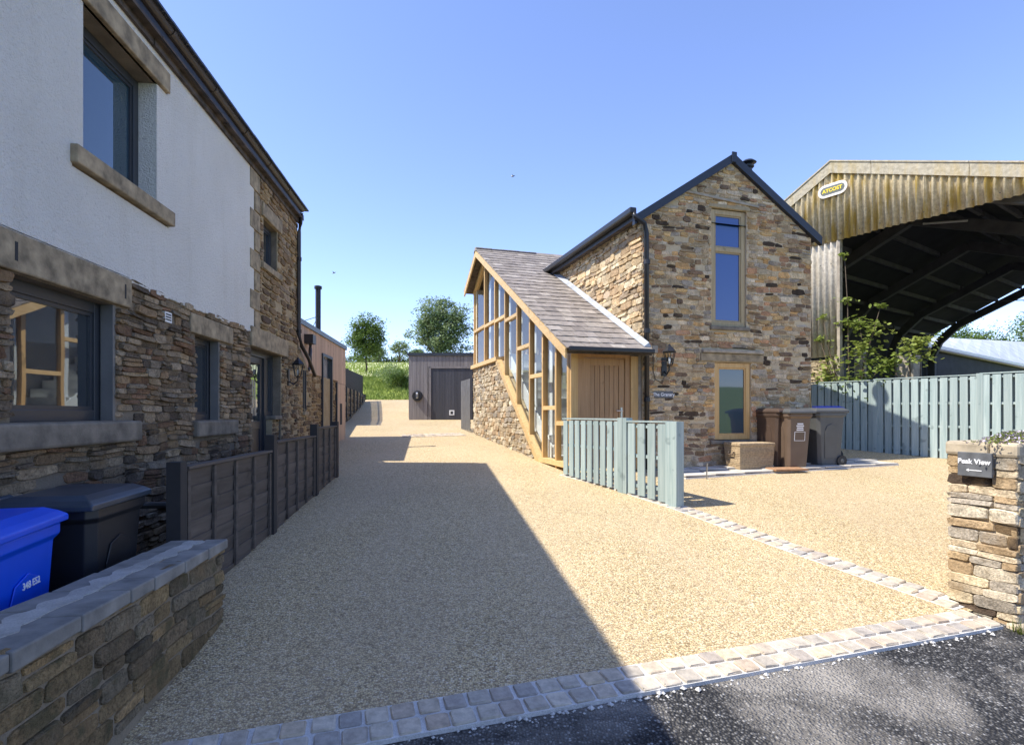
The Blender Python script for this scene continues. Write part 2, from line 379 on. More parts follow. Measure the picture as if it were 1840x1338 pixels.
# the drive: starts at the setts
def drv(u, v):
    y0 = front(u) - .02
    return (u, y0 + (31-y0)*v)
us = lin(-9, 12.5, 12)
drive = MB()
rows = sorted(set([0, .02, .05] + lin(0, 1, 40)))
P = []
for v in rows:
    for u in us: x, y = drv(u, v); P.append((x, y, zg(y)))
nu = len(us); drive.add(P, [(j*nu+i, j*nu+i+1, (j+1)*nu+i+1, (j+1)*nu+i) for j in range(len(rows)-1) for i in range(nu-1)])
drive.build('driveway', 'resin', kind='structure')
# meadow above the bank
sheet('field', 'meadow', lambda u, v: (u, v), lin(-500, 500, 3), [39, 40, 60, 90, 140, 300, 900], -.05)

# ------------------------------------------------------------------ setts
sett_meshes = []
for k in range(6):
    r = random.Random(k); vs = []
    for z, s_, n_ in ((-.5, 1, 0), (.40, .99, 1), (.5, .91, 1)):
        for (x, y) in ((-1, -.85), (-.85, -1), (.85, -1), (1, -.85), (1, .85), (.85, 1), (-.85, 1), (-1, .85)):
            vs.append((x*.5*s_*(1+r.uniform(-.05, .05)), y*.5*s_*(1+r.uniform(-.05, .05)), z + r.uniform(-.04, .04)*n_))
    fs = []
    for ring in range(2):
        for i in range(8): fs.append((ring*8+i, ring*8+(i+1) % 8, (ring+1)*8+(i+1) % 8, (ring+1)*8+i))
    fs.append(tuple(16+i for i in range(8)))
    me = bpy.data.meshes.new('sett'); me.from_pydata(vs, [], fs); me.materials.append(M['sett']); sett_meshes.append(me)
def sett_line(name, pts, w, pitch, nrows, off=.004, z_up=.012, bedmat='mortar_w'):
    """mortar bed and setts along a polyline in plan"""
    pts = [Vector((p[0], p[1], 0)) for p in pts]
    bed = MB(); seg = []
    for a, b in zip(pts, pts[1:]):
        n = max(1, int((b-a).length/.5)); seg += [a+(b-a)*i/n for i in range(n)]
    seg.append(pts[-1])
    L = []
    for i, p in enumerate(seg):
        d = (seg[min(i+1, len(seg)-1)]-seg[max(i-1, 0)]).normalized(); nn = Vector((-d.y, d.x, 0)); L.append((p, nn))
    vs = []
    for p, nn in L:
        for q in (p, p+nn*w): vs.append((q.x, q.y, zg(q.y)+off))
        for q in (p, p+nn*w): vs.append((q.x, q.y, zg(q.y)-.08))
    fs = []
    for i in range(len(L)-1):
        a = i*4; fs += [(a, a+4, a+5, a+1), (a+2, a+3, a+7, a+6), (a, a+2, a+6, a+4), (a+1, a+5, a+7, a+3)]
    bed.add(vs, fs); bo = bed.build(name, bedmat, kind='structure')
    tot = sum((b-a).length for a, b in zip(pts, pts[1:])); d = pitch*.5
    while d < tot:
        q = d; 
        for a, b in zip(pts, pts[1:]):
            l = (b-a).length
            if q <= l: break
            q -= l
        dr = (b-a).normalized(); nn = Vector((-dr.y, dr.x, 0))
        for r_ in range(nrows):
            c = a+dr*(q+R.uniform(-.006, .006)+(.0 if r_ % 2 else .02))+nn*(w*(r_+.5)/nrows)
            o = bpy.data.objects.new('sett', R.choice(sett_meshes)); col.objects.link(o); o.parent = bo
            o.location = (c.x, c.y, zg(c.y)+off+z_up-.045+R.uniform(-.002, .003)); o.scale = (pitch*R.uniform(.84, .92), w/nrows*R.uniform(.82, .9), .09)
            o.rotation_euler = (math.atan((zg(c.y+.2)-zg(c.y-.2))/.4), 0, math.atan2(dr.y, dr.x)+R.uniform(-.04, .04))
        d += pitch
    return bo
sett_line('edging_strip', [(-2.3, front(-2.3)-.28), (3.5, front(3.5)-.28)], .28, .137, 2)
sett_line('divider_strip', [(3.36, 4.22), (3.04, 4.9), (2.71, 5.65), (2.1, 7.15), (1.45, 8.45), (.80, 9.45)][::-1], .25, .145, 2)
sett_line('apron_strip', [(-3.0, 15.3), (-1.35, 15.8)], .8, .16, 5, bedmat='mortar')
# loose mortar crumbs between setts and road
b = MB()
for i in range(130):
    x = R.uniform(-.9, 3.4); y = front(x)-.285-abs(R.gauss(0, .028)); s_ = R.uniform(.005, .014)*(1 if R.random() < .85 else 2.0)
    z = zg(y)-.02+s_*.5
    vs = [(x+s_*math.cos(a)*R.uniform(.7, 1.2), y+s_*math.sin(a)*R.uniform(.7, 1.2), z) for a in (0, 1.57, 3.14, 4.71)]
    b.add([(x, y, z-s_), *vs, (x+R.uniform(-.3, .3)*s_, y, z+s_*.7)], [(0, 2, 1), (0, 3, 2), (0, 4, 3), (0, 1, 4), (5, 1, 2), (5, 2, 3), (5, 3, 4), (5, 4, 1)])
b.build('mortar_crumbs', 'mortar_w', kind='stuff')

# ------------------------------------------------------------------ rubble masonry
def rubble(F, u0, u1, z0, z1, openings=(), top=None, bottom=None, hs=(.06, .15), ws=(.12, .36), joint=.012, proud=(.004, .022), pal=PAL_GRAN, wav=.018, rnd=2.6, seed=1, uscale=1.0, jit=.07, miss=.05, dark=.0):
    r = random.Random(seed); out = []
    z = z0; ci = 0
    while z < z1:
        h = r.uniform(*hs)**1.0; ci += 1
        u = u0 - r.uniform(0, ws[0])
        while u < u1:
            w = r.uniform(*ws)*(.7+.6*h/hs[1])
            cells = [(u, u+w, z, z+h)]
            if h > (hs[0]+hs[1])*.5 and r.random() < .32: m = z+h*r.uniform(.4, .6); cells = [(u, u+w, z, m), (u, u+w, m, z+h)]
            elif r.random() < miss: cells = []
            for (a, b_, c, d) in cells:
                a = max(a, u0); b_ = min(b_, u1); d = min(d, z1+.02)
                if bottom: c = max(c, bottom((a+b_)/2))
                if top: d = min(d, top(a), top(b_))
                if b_-a < .05 or d-c < hs[0]*.45: continue
                ok = True
                for (oa, ob, oc, od) in openings:
                    if a < ob and b_ > oa and c < od and d > oc:
                        opts = [((a, oa, c, d), (oa-a)), ((ob, b_, c, d), (b_-ob)), ((a, b_, c, oc), (oc-c)*3), ((a, b_, od, d), (d-od)*3)]
                        (q, sc_) = max(opts, key=lambda t_: t_[1])
                        a, b_, c, d = q
                        if b_-a < .05 or d-c < hs[0]*.45: ok = False; break
                if not ok: continue
                w_, h_ = (b_-a-joint*2)/2, (d-c-joint)/2
                if w_ < .015 or h_ < .008: continue
                uc, zc = (a+b_)/2, (c+d)/2
                N = 10; p = r.uniform(*proud); tu, tz = r.uniform(-.004, .004), r.uniform(-.004, .004)
                ring = []
                for k in range(N):
                    th = 2*math.pi*(k+.5)/N; ct, st = math.cos(th), math.sin(th)
                    ex = 2/rnd/1.25
                    x = math.copysign(abs(ct)**ex, ct)*w_*1.04*(1+r.uniform(-jit, jit)); y = math.copysign(abs(st)**ex, st)*h_*1.06*(1+r.uniform(-jit*1.6, jit*1.6))
                    ring.append((x, y))
                wv = lambda uu: wav*noise.noise(Vector((uu*1.7, zc*2.2, seed*3.1)))*2
                vs = []
                for (s_, nn) in ((1, -.02), (.985, p*.6), (.86, p)):
                    for k, (x, y) in enumerate(ring):
                        dn = (tu*x/w_+tz*y/h_) if nn > 0 else 0
                        xx = x*s_ if s_ > .9 else x-math.copysign(min(abs(x), (1-s_)*min(w_, h_)*1.3), x)
                        yy = y*s_ if s_ > .9 else y*s_
                        vs.append(F(uc+xx, nn+dn+(r.uniform(-.25, .25)*p if nn == p else 0), zc+yy+wv(uc+xx)))
                fs = [(j*N+k, j*N+(k+1) % N, (j+1)*N+(k+1) % N, (j+1)*N+k) for j in range(2) for k in range(N)] + [tuple(2*N+k for k in range(N))]
                cbase = r.choice(pal); br = r.uniform(.75, 1.25)
                if r.random() < dark: cbase = (.075, .052, .035)  # near-black tone paints shadowed gaps as scattered stones
                ctr = F(uc, 0, zc)
                dd = (ctr-Vector((0, 0, 1.6))).length
                out.append((w_*h_/dd**2, vs, fs, tuple(min(1, x*br) for x in cbase)))
            u += w
        z += h
    return out
def lay(stones, parent, mat, limit=300, name='stone'):
    stones = sorted(stones, key=lambda s: -s[0])
    for (_, vs, fs, c) in stones[:limit]:
        b = MB(); b.add(vs, fs, c); b.build(name, mat, parent)
    if len(stones) > limit:
        b = MB()
        for (_, vs, fs, c) in stones[limit:]: b.add(vs, fs, c)
        b.build('small_stones', mat, parent, kind='stuff')
def wall_face(F, u0, u1, z0, z1, ops, depth=.35, top=None, n0=0):
    """a wall with openings as a thick slab: front, back, reveals and ends"""
    b = MB()
    us = sorted(set([u0, u1]+[o for q in ops for o in q[:2]])); zs = sorted(set([z0, z1]+[o for q in ops for o in q[2:]]))
    us = [u for u in us if u0 <= u <= u1]; zs = [z for z in zs if z0 <= z <= z1]
    inside = lambda a, c: any(q[0] < a < q[1] and q[2] < c < q[3] for q in ops)
    for ua, ub in zip(us, us[1:]):
        for za, zb in zip(zs, zs[1:]):
            if inside((ua+ub)/2, (za+zb)/2): continue
            for n, flip in ((n0, 0), (n0-depth, 1)):
                q = [F(ua, n, za), F(ub, n, za), F(ub, n, zb), F(ua, n, zb)]
                b.add(q[::-1] if flip else q, [(0, 1, 2, 3)])
    for (a, b_, c, d) in ops:
        for q in ([F(a, n0, c), F(a, n0-depth, c), F(a, n0-depth, d), F(a, n0, d)], [F(b_, n0-depth, c), F(b_, n0, c), F(b_, n0, d), F(b_, n0-depth, d)],
                  [F(a, n0, c), F(b_, n0, c), F(b_, n0-depth, c), F(a, n0-depth, c)], [F(a, n0-depth, d), F(b_, n0-depth, d), F(b_, n0, d), F(a, n0, d)]):
            b.add(q, [(0, 1, 2, 3)])
    e = [F(u0, n0, z0), F(u0, n0-depth, z0), F(u0, n0-depth, z1), F(u0, n0, z1)]; b.add(e, [(0, 1, 2, 3)])
    e = [F(u1, n0-depth, z0), F(u1, n0, z0), F(u1, n0, z1), F(u1, n0-depth, z1)]; b.add(e, [(0, 1, 2, 3)])
    e = [F(u0, n0, z1), F(u0, n0-depth, z1), F(u1, n0-depth, z1), F(u1, n0, z1)]; b.add(e, [(0, 1, 2, 3)])
    if top: b.add([F(*q) for q in top], [tuple(range(len(top)))])
    return b
def window(F, parent, u0, u1, z0, z1, inset, fw, fmat, pmat, rails=(), mull=(), dep=.06, lip=0):
    b = MB()
    n0, n1 = -inset-dep, -inset
    b.fbox(F, u0, u0+fw, n0, n1, z0, z1); b.fbox(F, u1-fw, u1, n0, n1, z0, z1)
    b.fbox(F, u0+fw, u1-fw, n0, n1, z0, z0+fw); b.fbox(F, u0+fw, u1-fw, n0, n1, z1-fw, z1)
    for z in rails: b.fbox(F, u0+fw, u1-fw, n0, n1, z-fw*.45, z+fw*.45)
    for u in mull: b.fbox(F, u-fw*.45, u+fw*.45, n0, n1, z0+fw, z1-fw)
    g = fw*.35    # inner sash line, stepped back
    us = [u0+fw]+[x for m in mull for x in (m-fw*.45, m+fw*.45)]+[u1-fw]; zs = [z0+fw]+[x for m in rails for x in (m-fw*.45, m+fw*.45)]+[z1-fw]
    w = b.build('window', fmat, parent, bev=.004)
    sb = MB(); cells = [(us[i], us[i+1], zs[j], zs[j+1]) for i in range(0, len(us), 2) for j in range(0, len(zs), 2)]
    for (a, b_, c, d) in cells:
        m0, m1 = n0+.01, n1-.015
        sb.fbox(F, a, a+g, m0, m1, c, d); sb.fbox(F, b_-g, b_, m0, m1, c, d); sb.fbox(F, a+g, b_-g, m0, m1, c, c+g); sb.fbox(F, a+g, b_-g, m0, m1, d-g, d)
        p = MB(); p.fbox(F, a+g, b_-g, n0+.018, n0+.03, c+g, d-g); p.build('pane', pmat, w)
    sb.build('sash', fmat, w)
    return w

# ================================================================== HOUSE ON THE LEFT
HF0 = frame((-2.8, 0), (-.105, 1), (.9945, .1044))
HF = HF0
house = root('house', HF(5, -2, .2), 'white rendered stone house with dark windows on the left of the drive', 'house')
YE = 9.93
W_LOW = (3.51, 4.59, 1.54, 2.49); W_SM = (6.02, 6.64, 1.52, 2.45); DOOR = (7.67, 9.0, .42, 2.52); W_UP = (4.17, 5.21, 3.56, 4.68); W_ST = (8.16, 8.8, 3.8, 4.46)
wb = wall_face(HF, -7, YE, -.4, 5.05, [W_LOW, W_SM, DOOR, W_UP, W_ST], .3)
hw = wb.build('wall', 'mortar_h', house)
# far gable end and back
g = MB(); g.add([HF(YE, 0, -.3), HF(YE, -7, -.3), HF(YE, -7, 5.05), HF(YE, -3.5, 7.6), HF(YE, 0, 5.05)], [(0, 1, 2, 3, 4)])
g.add([HF(-7, 0, -.3), HF(-7, -7, -.3), HF(-7, -7, 5.05), HF(-7, -3.5, 7.6), HF(-7, 0, 5.05)], [(4, 3, 2, 1, 0)])
g.add([HF(-7, -7, -.3), HF(YE, -7, -.3), HF(YE, -7, 5.05), HF(-7, -7, 5.05)], [(0, 1, 2, 3)])
g.build('gable_wall', 'mortar_b', house)
low = rubble(HF, 2.3, 9.93, .1, 2.73, [(3.3, 4.78, 2.49, 2.76), W_LOW, (3.25, 4.86, 1.35, 1.56), W_SM, (5.85, 7.0, 2.43, 2.67), (5.95, 7.08, 1.33, 1.53), DOOR, (7.55, 9.3, 2.52, 2.8), (5.34, 5.47, 2.48, 2.58)],
             hs=(.035, .095), ws=(.10, .32), joint=.006, proud=(.008, .04), pal=PAL_HOUSE, seed=11, jit=.1, rnd=3.4, miss=.03)
lay(low, hw, 'stone_h', 300)
# sandy pointed upper stone bay at the far end (own backing)
UB = 7.74
bay = wall_face(HF, UB, YE+.002, 2.8, 4.98, [W_ST], .02, n0=.012)
by = bay.build('stone_bay', 'mortar_b', house)
bay2 = wall_face(HF, 9.0, YE+.002, .3, 2.8, [], .012, n0=.012); bay2.build('pointing', 'mortar_b', by)
up = rubble(lambda u, n, z: HF(u, n+.012, z), UB, YE, 2.82, 4.97, [W_ST, (8.05, 8.95, 4.46, 4.68), (8.05, 8.95, 3.7, 3.8), (UB, UB+.22, 2.7, 5)], hs=(.06, .13), ws=(.12, .34), joint=.016, proud=(.008, .03), pal=PAL_BROWN, seed=5)
lay(up, by, 'stone_b', 300)
# quoins between render and stone, toothed
for k in range(8):
    z = 2.76+k*.278; wq = .30 if k % 2 else .17
    b = MB(); b.fbox(HF, UB+.20-wq-.05*(k % 2), UB+.22, .0, .034, z+.01, z+.265); b.build('quoin', 'lintel', by, bev=.008)
# render coat
rb = wall_face(HF, -7, UB, 2.74, 5.0, [(3.31, 4.77, 2.5, 2.76), W_UP, (4.05, 5.42, 3.40, 3.57), (4.05, 5.40, 4.68, 4.9)], .02, n0=.022)
rb.build('render_coat', 'render', house)
b = MB()
for i in range(120):   # rough lower lip of the render
    u = -1+i*(UB+1)/120; b.fbox(HF, u, u+(UB+1)/120+.002, .0, .024+R.uniform(0, .008), 2.725-R.uniform(0, .02), 2.75)
b.build('render_lip', 'render', house)
# reveals of upper window rendered
for uu_ in (W_UP[1]-.004, W_UP[0]-.01): b = MB(); b.fbox(HF, uu_, uu_+.014, -.2, .02, W_UP[2], W_UP[3]); b.build('render_reveal', 'render', house)
# lintels and sills
def blk(name, mat, F, q, parent, bev=.012): 
    b = MB(); b.fbox(F, *q); return b.build(name, mat, parent, bev=bev)
lt = blk('lintel', 'lintel', HF, (3.32, 4.77, -.15, .045, 2.495, 2.745), house)
blk('slot', 'room', HF, (3.49, 3.515, .03, .0465, 2.56, 2.68), lt, 0); blk('slot', 'room', HF, (4.66, 4.68, .03, .0465, 2.56, 2.68), lt, 0)
blk('lintel', 'lintel', HF, (5.85, 6.98, -.15, .04, 2.455, 2.665), house)
blk('lintel', 'lintel', HF, (7.6, 9.28, -.12, .05, 2.525, 2.80), house)
blk('lintel', 'lintel', HF, (4.06, 5.39, -.14, .06, 4.685, 4.88), house)
blk('lintel', 'lintel', HF, (8.05, 8.95, -.1, .05, 4.465, 4.67), by)
blk('sill', 'sill', HF, (3.2, 4.86, -.1, .085, 1.36, 1.535), house, .02)
blk('sill', 'sill', HF, (5.95, 7.06, -.1, .075, 1.34, 1.515), house, .02)
blk('sill', 'lintel', HF, (4.03, 5.45, -.12, .075, 3.42, 3.558), house, .01)
blk('sill', 'lintel', HF, (8.05, 8.93, -.1, .06, 3.70, 3.795), by)
window(HF, house, *W_LOW, .10, .085, 'anth', 'pane')
blk('window_jamb', 'anthlight', HF, (4.565, 4.6, -.09, .004, 1.54, 2.49), house, 0)
window(HF, house, *W_SM, .10, .07, 'anth', 'pane')
blk('window_jamb', 'anthlight', HF, (6.615, 6.65, -.09, .004, 1.52, 2.45), house, 0)
window(HF, house, *W_UP, .14, .08, 'anth', 'pane2')
window(HF, house, *W_ST, .08, .07, 'anth', 'pane')
# half glazed door and sidelight
door = boxes('door', 'anth', house, HF, [(7.75, 7.85, -.2, -.15, .5, 2.44), (8.5, 8.6, -.2, -.15, .5, 2.44), (7.85, 8.5, -.2, -.15, 2.34, 2.44), (7.85, 8.5, -.2, -.15, .5, .62), (7.85, 8.5, -.2, -.15, 1.36, 1.48), (7.85, 8.5, -.19, -.165, .62, 1.36)], bev=.004)
blk('pane', 'pane', HF, (7.85, 8.5, -.18, -.17, 1.48, 2.34), door, 0)
b = MB(); b.tube([HF(7.82, -.14, 1.42), HF(7.82, -.09, 1.42), HF(7.94, -.09, 1.42)], .01); b.fbox(HF, 7.8, 7.84, -.148, -.14, 1.33, 1.5); b.build('handle', 'steel', door)
boxes('door_frame', 'anth', house, HF, [(7.67, 7.75, -.23, -.12, .42, 2.52), (8.6, 8.68, -.23, -.12, .42, 2.52), (7.75, 8.6, -.23, -.12, 2.44, 2.52)])
window(HF, house, 8.68, 9.0, 1.56, 2.52, .12, .05, 'anth', 'pane')
sp = wall_face(HF, 8.68, 9.0, .3, 1.5, [], .3, n0=-.03); sp2 = sp.build('spandrel', 'mortar_b', house)
lay(rubble(lambda u, n, z: HF(u, n-.03, z), 8.68, 9.0, .4, 1.5, hs=(.05, .1), ws=(.12, .25), pal=PAL_BROWN, seed=3), sp2, 'stone_b')
blk('sill', 'sill', HF, (8.66, 9.02, -.15, .03, 1.5, 1.56), house)
# vent
v = boxes('vent', 'whitep', house, HF, [(5.34, 5.47, .0, .03, 2.48, 2.58)])
for k in range(3): blk('slot', 'room', HF, (5.355, 5.455, .028, .032, 2.5+k*.025, 2.512+k*.025), v, 0)
# roof, fascia boards, gutter
rf = MB()
rp = [(.12, 5.13), (-3.5, 7.72), (-7.2, 5.05), (-7.2, 4.95), (-3.5, 7.6), (.12, 5.03)]
rf.prism([HF(-7.1, n, z) for n, z in rp], HF(9.95, 0, 0)-HF(-7.1, 0, 0)); roofo = rf.build('roof', 'navy', house)
u = -6.9
while u < 9.9:
    l = min(1.5, 9.92-u); blk('fascia_board', 'fascia', HF, (u, u+l-.006, .024, .055+.006*R.random(), 4.97, 5.17), roofo, .004)
    blk('soffit_board', 'fascia', HF, (u, u+l-.01, .05, .13, 5.03+.008*R.random(), 5.06), roofo, 0); u += l
gt = MB(); seg = 8; ga = []
for (uu) in (-6.9, 9.8):
    ring = [(HF(uu, .125+.06*math.cos(a), 5.20+.065*math.sin(a)-.0)) for a in [math.pi+math.pi*k/seg for k in range(seg+1)]]
    ring += [(HF(uu, .125+.052*math.cos(a), 5.20+.057*math.sin(a))) for a in [2*math.pi-math.pi*k/seg for k in range(seg+1)]]
    ga.append(ring)
n_ = len(ga[0]); gt.add(ga[0]+ga[1], [(i, (i+1) % n_, n_+(i+1) % n_, n_+i) for i in range(n_)]+[tuple(range(n_))[::-1], tuple(range(n_, 2*n_))])
gut = gt.build('gutter', 'darkbrown', roofo)
u = .6
while u < 9.8:
    b = MB()
    ring = [HF(u, .125+.068*math.cos(a), 5.203+.073*math.sin(a)) for a in [math.pi+math.pi*k/8 for k in range(9)]]
    b.prism(ring, HF(u+.05, 0, 0)-HF(u, 0, 0)); b.build('gutter_bracket', 'darkbrown', roofo); u += .92
# tile ends over the gutter
u = .0; 
for i in range(66):
    uu = 0+i*.15; b = None
    piece('roof_tile', 'navy', roofo, HF(uu+.075, .12, 5.195+.006*R.random()), (.2, .145, .022), math.atan2(.1044, .9945), (0, .0))
# downpipe on the far corner
b = MB(); b.tube([HF(9.78, .12, 5.12), HF(9.84, .09, 4.95), HF(9.86, .06, 4.8), HF(9.86, .06, 3.0), HF(9.95, .08, 2.8), HF(10.35, .10, 2.62), HF(10.75, .12, 2.32)], .034, 10); b.build('downpipe', 'darkbrown', house, smooth=True)
b = MB(); b.lathe(HF(9.86, .06, 3.02), [(.046, 0), (.046, .06)], 10); b.lathe(HF(9.86, .06, 4.3), [(.046, 0), (.046, .06)], 10); b.build('pipe_collar', 'darkbrown', house)

# stone wing with sloping head joining the clad extension
wing = root('stone_wing_wall', HF(10.4, 0, .6), 'low stone wing wall with sloping top at the far corner of the house', 'wall')
b = MB(); b.prism([HF(9.935, 0, .3), HF(10.95, 0, .3), HF(10.95, 0, 2.28), HF(9.935, 0, 2.95)], HF(0, -.3, 0)-HF(0, 0, 0)); wwb = b.build('wall', 'mortar_b', wing)
sl = rubble(HF, 9.94, 10.95, .5, 2.95, [(10.32, 10.52, 1.62, 2.42)], top=lambda u: 2.93-(u-9.94)*.66, hs=(.06, .12), ws=(.12, .3), joint=.014, pal=PAL_BROWN, seed=9); lay(sl, wwb, 'stone_b')
boxes('window', 'anth', wing, HF, [(10.33, 10.36, -.02, .02, 1.64, 2.4), (10.48, 10.51, -.02, .02, 1.64, 2.4), (10.36, 10.48, -.02, .015, 2.36, 2.4), (10.36, 10.48, -.02, .015, 1.64, 1.68), (10.36, 10.48, -.02, .002, 1.68, 2.36)])
blk('sill', 'lintel', HF, (10.28, 10.56, -.02, .06, 1.56, 1.63), wing)

# ------------------------------------------------------------------ flat roofed timber clad extension
CF = frame((-2.98, 0), (-.105, 1), (.9945, .1044))
clad = root('clad_extension', CF(13, -2, 1.0), 'flat roofed extension clad in pale vertical boards behind the stone house', 'extension')
YC0, YC1, ZC = 10.56, 15.2, 3.36
b = MB(); b.fbox(CF, YC0, YC1-.02, -5, -.03, .4, ZC-.05); b.build('core', 'room', clad)
lw = MB(); lw.fbox(CF, YC0+.3, 14.1, -.03, -.005, .5, 2.42); lwo = lw.build('stone_wall', 'mortar_b', clad)
lay(rubble(lambda u, n, z: CF(u, n-.005, z), 10.95, 14.1, .75, 2.42, [(12.55, 13.45, 1.25, 2.9)], hs=(.07, .14), ws=(.15, .38), joint=.014, pal=PAL_BROWN, seed=21), lwo, 'stone_b')
CA = math.atan2(1, -.105)
u = YC0
while u < YC1-.02:
    w = .145
    zlo = 2.42 if u < 14.05 else .8
    if u+w > 12.5 and u < 13.5: zlo = 2.95
    zhi = ZC-.04
    segs = [(zlo, zhi)]
    if u >= 14.05: segs = [(zlo, 2.36), (2.37, zhi)]
    for (a, c) in segs: piece('cladding_board', 'clad', clad, CF(u+w/2, .012, (a+c)/2), (w-.006, .03, c-a), CA)
    u += w
for k in range(18):
    piece('cladding_board', 'clad', clad, CF(YC1, -.08-k*.145, (1.0+ZC-.04)/2), (.145-.006, .03, ZC-.04-1.0), CA+math.pi/2)
boxes('roof_edge', 'anth', clad, CF, [(YC0-.05, YC1+.05, -.1, .06, ZC-.04, ZC+.06), (YC1-.06, YC1+.052, -5, -.1, ZC-.04, ZC+.06)])
b = MB(); b.fbox(CF, YC0, YC1, -5, -.05, ZC-.1, ZC+.02); b.build('roof', 'anth', clad)
boxes('window_surround', 'anth', clad, CF, [(12.5, 12.56, -.1, .05, 1.2, 2.95), (13.44, 13.5, -.1, .05, 1.2, 2.95), (12.56, 13.44, -.1, .05, 2.89, 2.95), (12.56, 13.44, -.1, .05, 1.2, 1.26)])
boxes('pane', 'pane', clad, CF, [(12.56, 13.44, -.028, -.01, 1.26, 2.89)])
boxes('corner_trim', 'anth', clad, CF, [(14.02, 14.07, .0, .05, .8, 2.37)])
boxes('recess', 'room', clad, CF, [(14.45, 14.72, .02, .032, 1.3, 1.85)])
b = MB(); b.fbox(CF, 10.98, 11.22, .03, .2, 2.98, 3.16); b.tube([CF(11.1, .12, 3.0), CF(11.1, .12, 2.88), CF(11.0, .14, 2.74), CF(11.0, .14, 2.5), CF(10.85, .14, 2.44)], .035, 8); b.build('rain_hopper', 'darkbrown', clad)
# flue
fl = MB(); fc = CF(12.75, -.12, 0); fl.lathe((fc.x, fc.y, ZC), [(.06, 0), (.06, 1.08), (.085, 1.08), (.085, 1.14), (.06, 1.15)], 14)
flo = fl.build('flue', 'black', clad, smooth=False)
b = MB(); b.tube([(fc.x, fc.y, ZC+.45), CF(11.6, -.6, ZC)], .008, 5); b.tube([(fc.x, fc.y, ZC+.45), CF(12.0, -.1, ZC)], .008, 5); b.build('stay', 'black', flo)

# ------------------------------------------------------------------ lanterns
def lantern(base, out, label, sc_=1.0):
    base = Vector(base); out = Vector(out).normalized(); side = Vector((-out.y, out.x, 0))
    r = root('wall_lantern', base, label, 'lantern')
    F = lambda u, n, z: base+side*u*sc_+out*n*sc_+Vector((0, 0, z*sc_))
    b = MB(); b.fbox(F, -.045, .045, 0, .02, -.14, .14); b.tube([F(0, .02, -.07), F(0, .09, -.12), F(0, .15, -.06), F(0, .16, .0)], .012*sc_, 8); b.build('bracket', 'black', r)
    o = F(0, .16, 0); b = MB()
    b.lathe(o, [(.03*sc_, 0), (.05*sc_, .02*sc_)], 6); b.lathe(o+Vector((0, 0, .21*sc_)), [(.10*sc_, 0), (.105*sc_, .015*sc_), (.055*sc_, .075*sc_), (.03*sc_, .095*sc_), (.012*sc_, .13*sc_)], 6)
    for k in range(6):
        a = math.pi/3*k; b.tube([o+Vector((.05*math.cos(a), .05*math.sin(a), .02))*sc_, o+Vector((.09*math.cos(a), .09*math.sin(a), .21))*sc_], .006*sc_, 4)
    b.build('cage', 'black', r)
    b = MB(); b.lathe(o+Vector((0, 0, .02*sc_)), [(.046*sc_, 0), (.084*sc_, .188*sc_)], 6); b.build('glass', 'clear', r)
    b = MB(); b.lathe(o+Vector((0, 0, .04*sc_)), [(.012*sc_, 0), (.022*sc_, .05*sc_), (.012*sc_, .09*sc_)], 8); b.build('bulb', 'whitep', r)
    return r
lantern(HF(9.35, .02, 2.2), (1, .1, 0), 'black six sided lantern beside the dark door of the rendered house')

# ================================================================== GRANARY
G = Vector((2.3, 9.8, 0)); tu = Vector((.957, .29, 0)); su = Vector((-.29, .957, 0))
GP = lambda t_, s_, z: G+tu*t_+su*s_+Vector((0, 0, z))
FG = lambda u, n, z: GP(u, -n, z)          # gable wall frame: u across, n outwards
FS = lambda u, n, z: GP(-n, u, z)          # side wall frame: u back, n outwards
gran = root('granary', GP(1.85, 3, .6), 'two storey stone granary with dark verges and tall oak window', 'barn conversion')
GW = 3.7; RS = .66
eave = 5.1; apex = eave+RS*GW/2
W_T = (1.42, 2.19, 3.20, 5.37); W_B = (1.49, 2.29, 1.10, 2.54)
gtop = lambda u: apex-abs(u-GW/2)*RS-.02
gb = wall_face(FG, 0, GW, .3, eave, [W_T[:3]+(eave,), W_B], .35, top=None)
gab = MB(); gab.v = gb.v; gab.f = gb.f
a, c, z1 = W_T[0], W_T[1], W_T[3]
for n in (0, -.35):
    gab.add([FG(0, n, eave), FG(a, n, eave), FG(a, n, gtop(a))], [(0, 1, 2)]); gab.add([FG(c, n, eave), FG(GW, n, eave), FG(c, n, gtop(c))], [(0, 1, 2)])
    gab.add([FG(a, n, z1), FG(c, n, z1), FG(c, n, gtop(c)), FG(GW/2, n, gtop(GW/2)), FG(a, n, gtop(a))], [(0, 1, 2, 3, 4)])
for q in ([(a, 0, eave), (a, -.35, eave), (a, -.35, z1), (a, 0, z1)], [(c, 0, eave), (c, -.35, eave), (c, -.35, z1), (c, 0, z1)]): gab.add([FG(*p) for p in q], [(0, 1, 2, 3)])
gwo = gab.build('wall', 'mortar', gran)
ops = [W_T, W_B, (1.17, 2.57, 2.54, 2.79), (1.36, 2.26, 3.12, 3.2), (1.4, 2.4, 1.03, 1.10)]
st = rubble(FG, 0, GW, .42, apex, ops, top=gtop, hs=(.045, .125), ws=(.09, .30), joint=.005, proud=(.003, .02), pal=PAL_GRAN, seed=2, jit=.13, rnd=3.0, dark=.045, miss=.02)
sd = MB(); sd.fbox(FS, .02, 7.4, -.34, 0, .3, eave+.02); sd.build('side_wall', 'mortar', gran)
st2 = rubble(FS, 0, 5.2, 2.4, eave, [], rnd=3.2, hs=(.06, .15), ws=(.12, .36), joint=.006, proud=(.012, .05), pal=[(.58, .46, .29), (.64, .53, .35), (.50, .35, .20), (.60, .44, .25), (.44, .34, .23)], seed=4, jit=.12)
st2 = [s for s in st2 if sum(v.z for v in s[1])/len(s[1]) > 2.60+.525*((sum((v-G).dot(su) for v in s[1])/len(s[1])))]
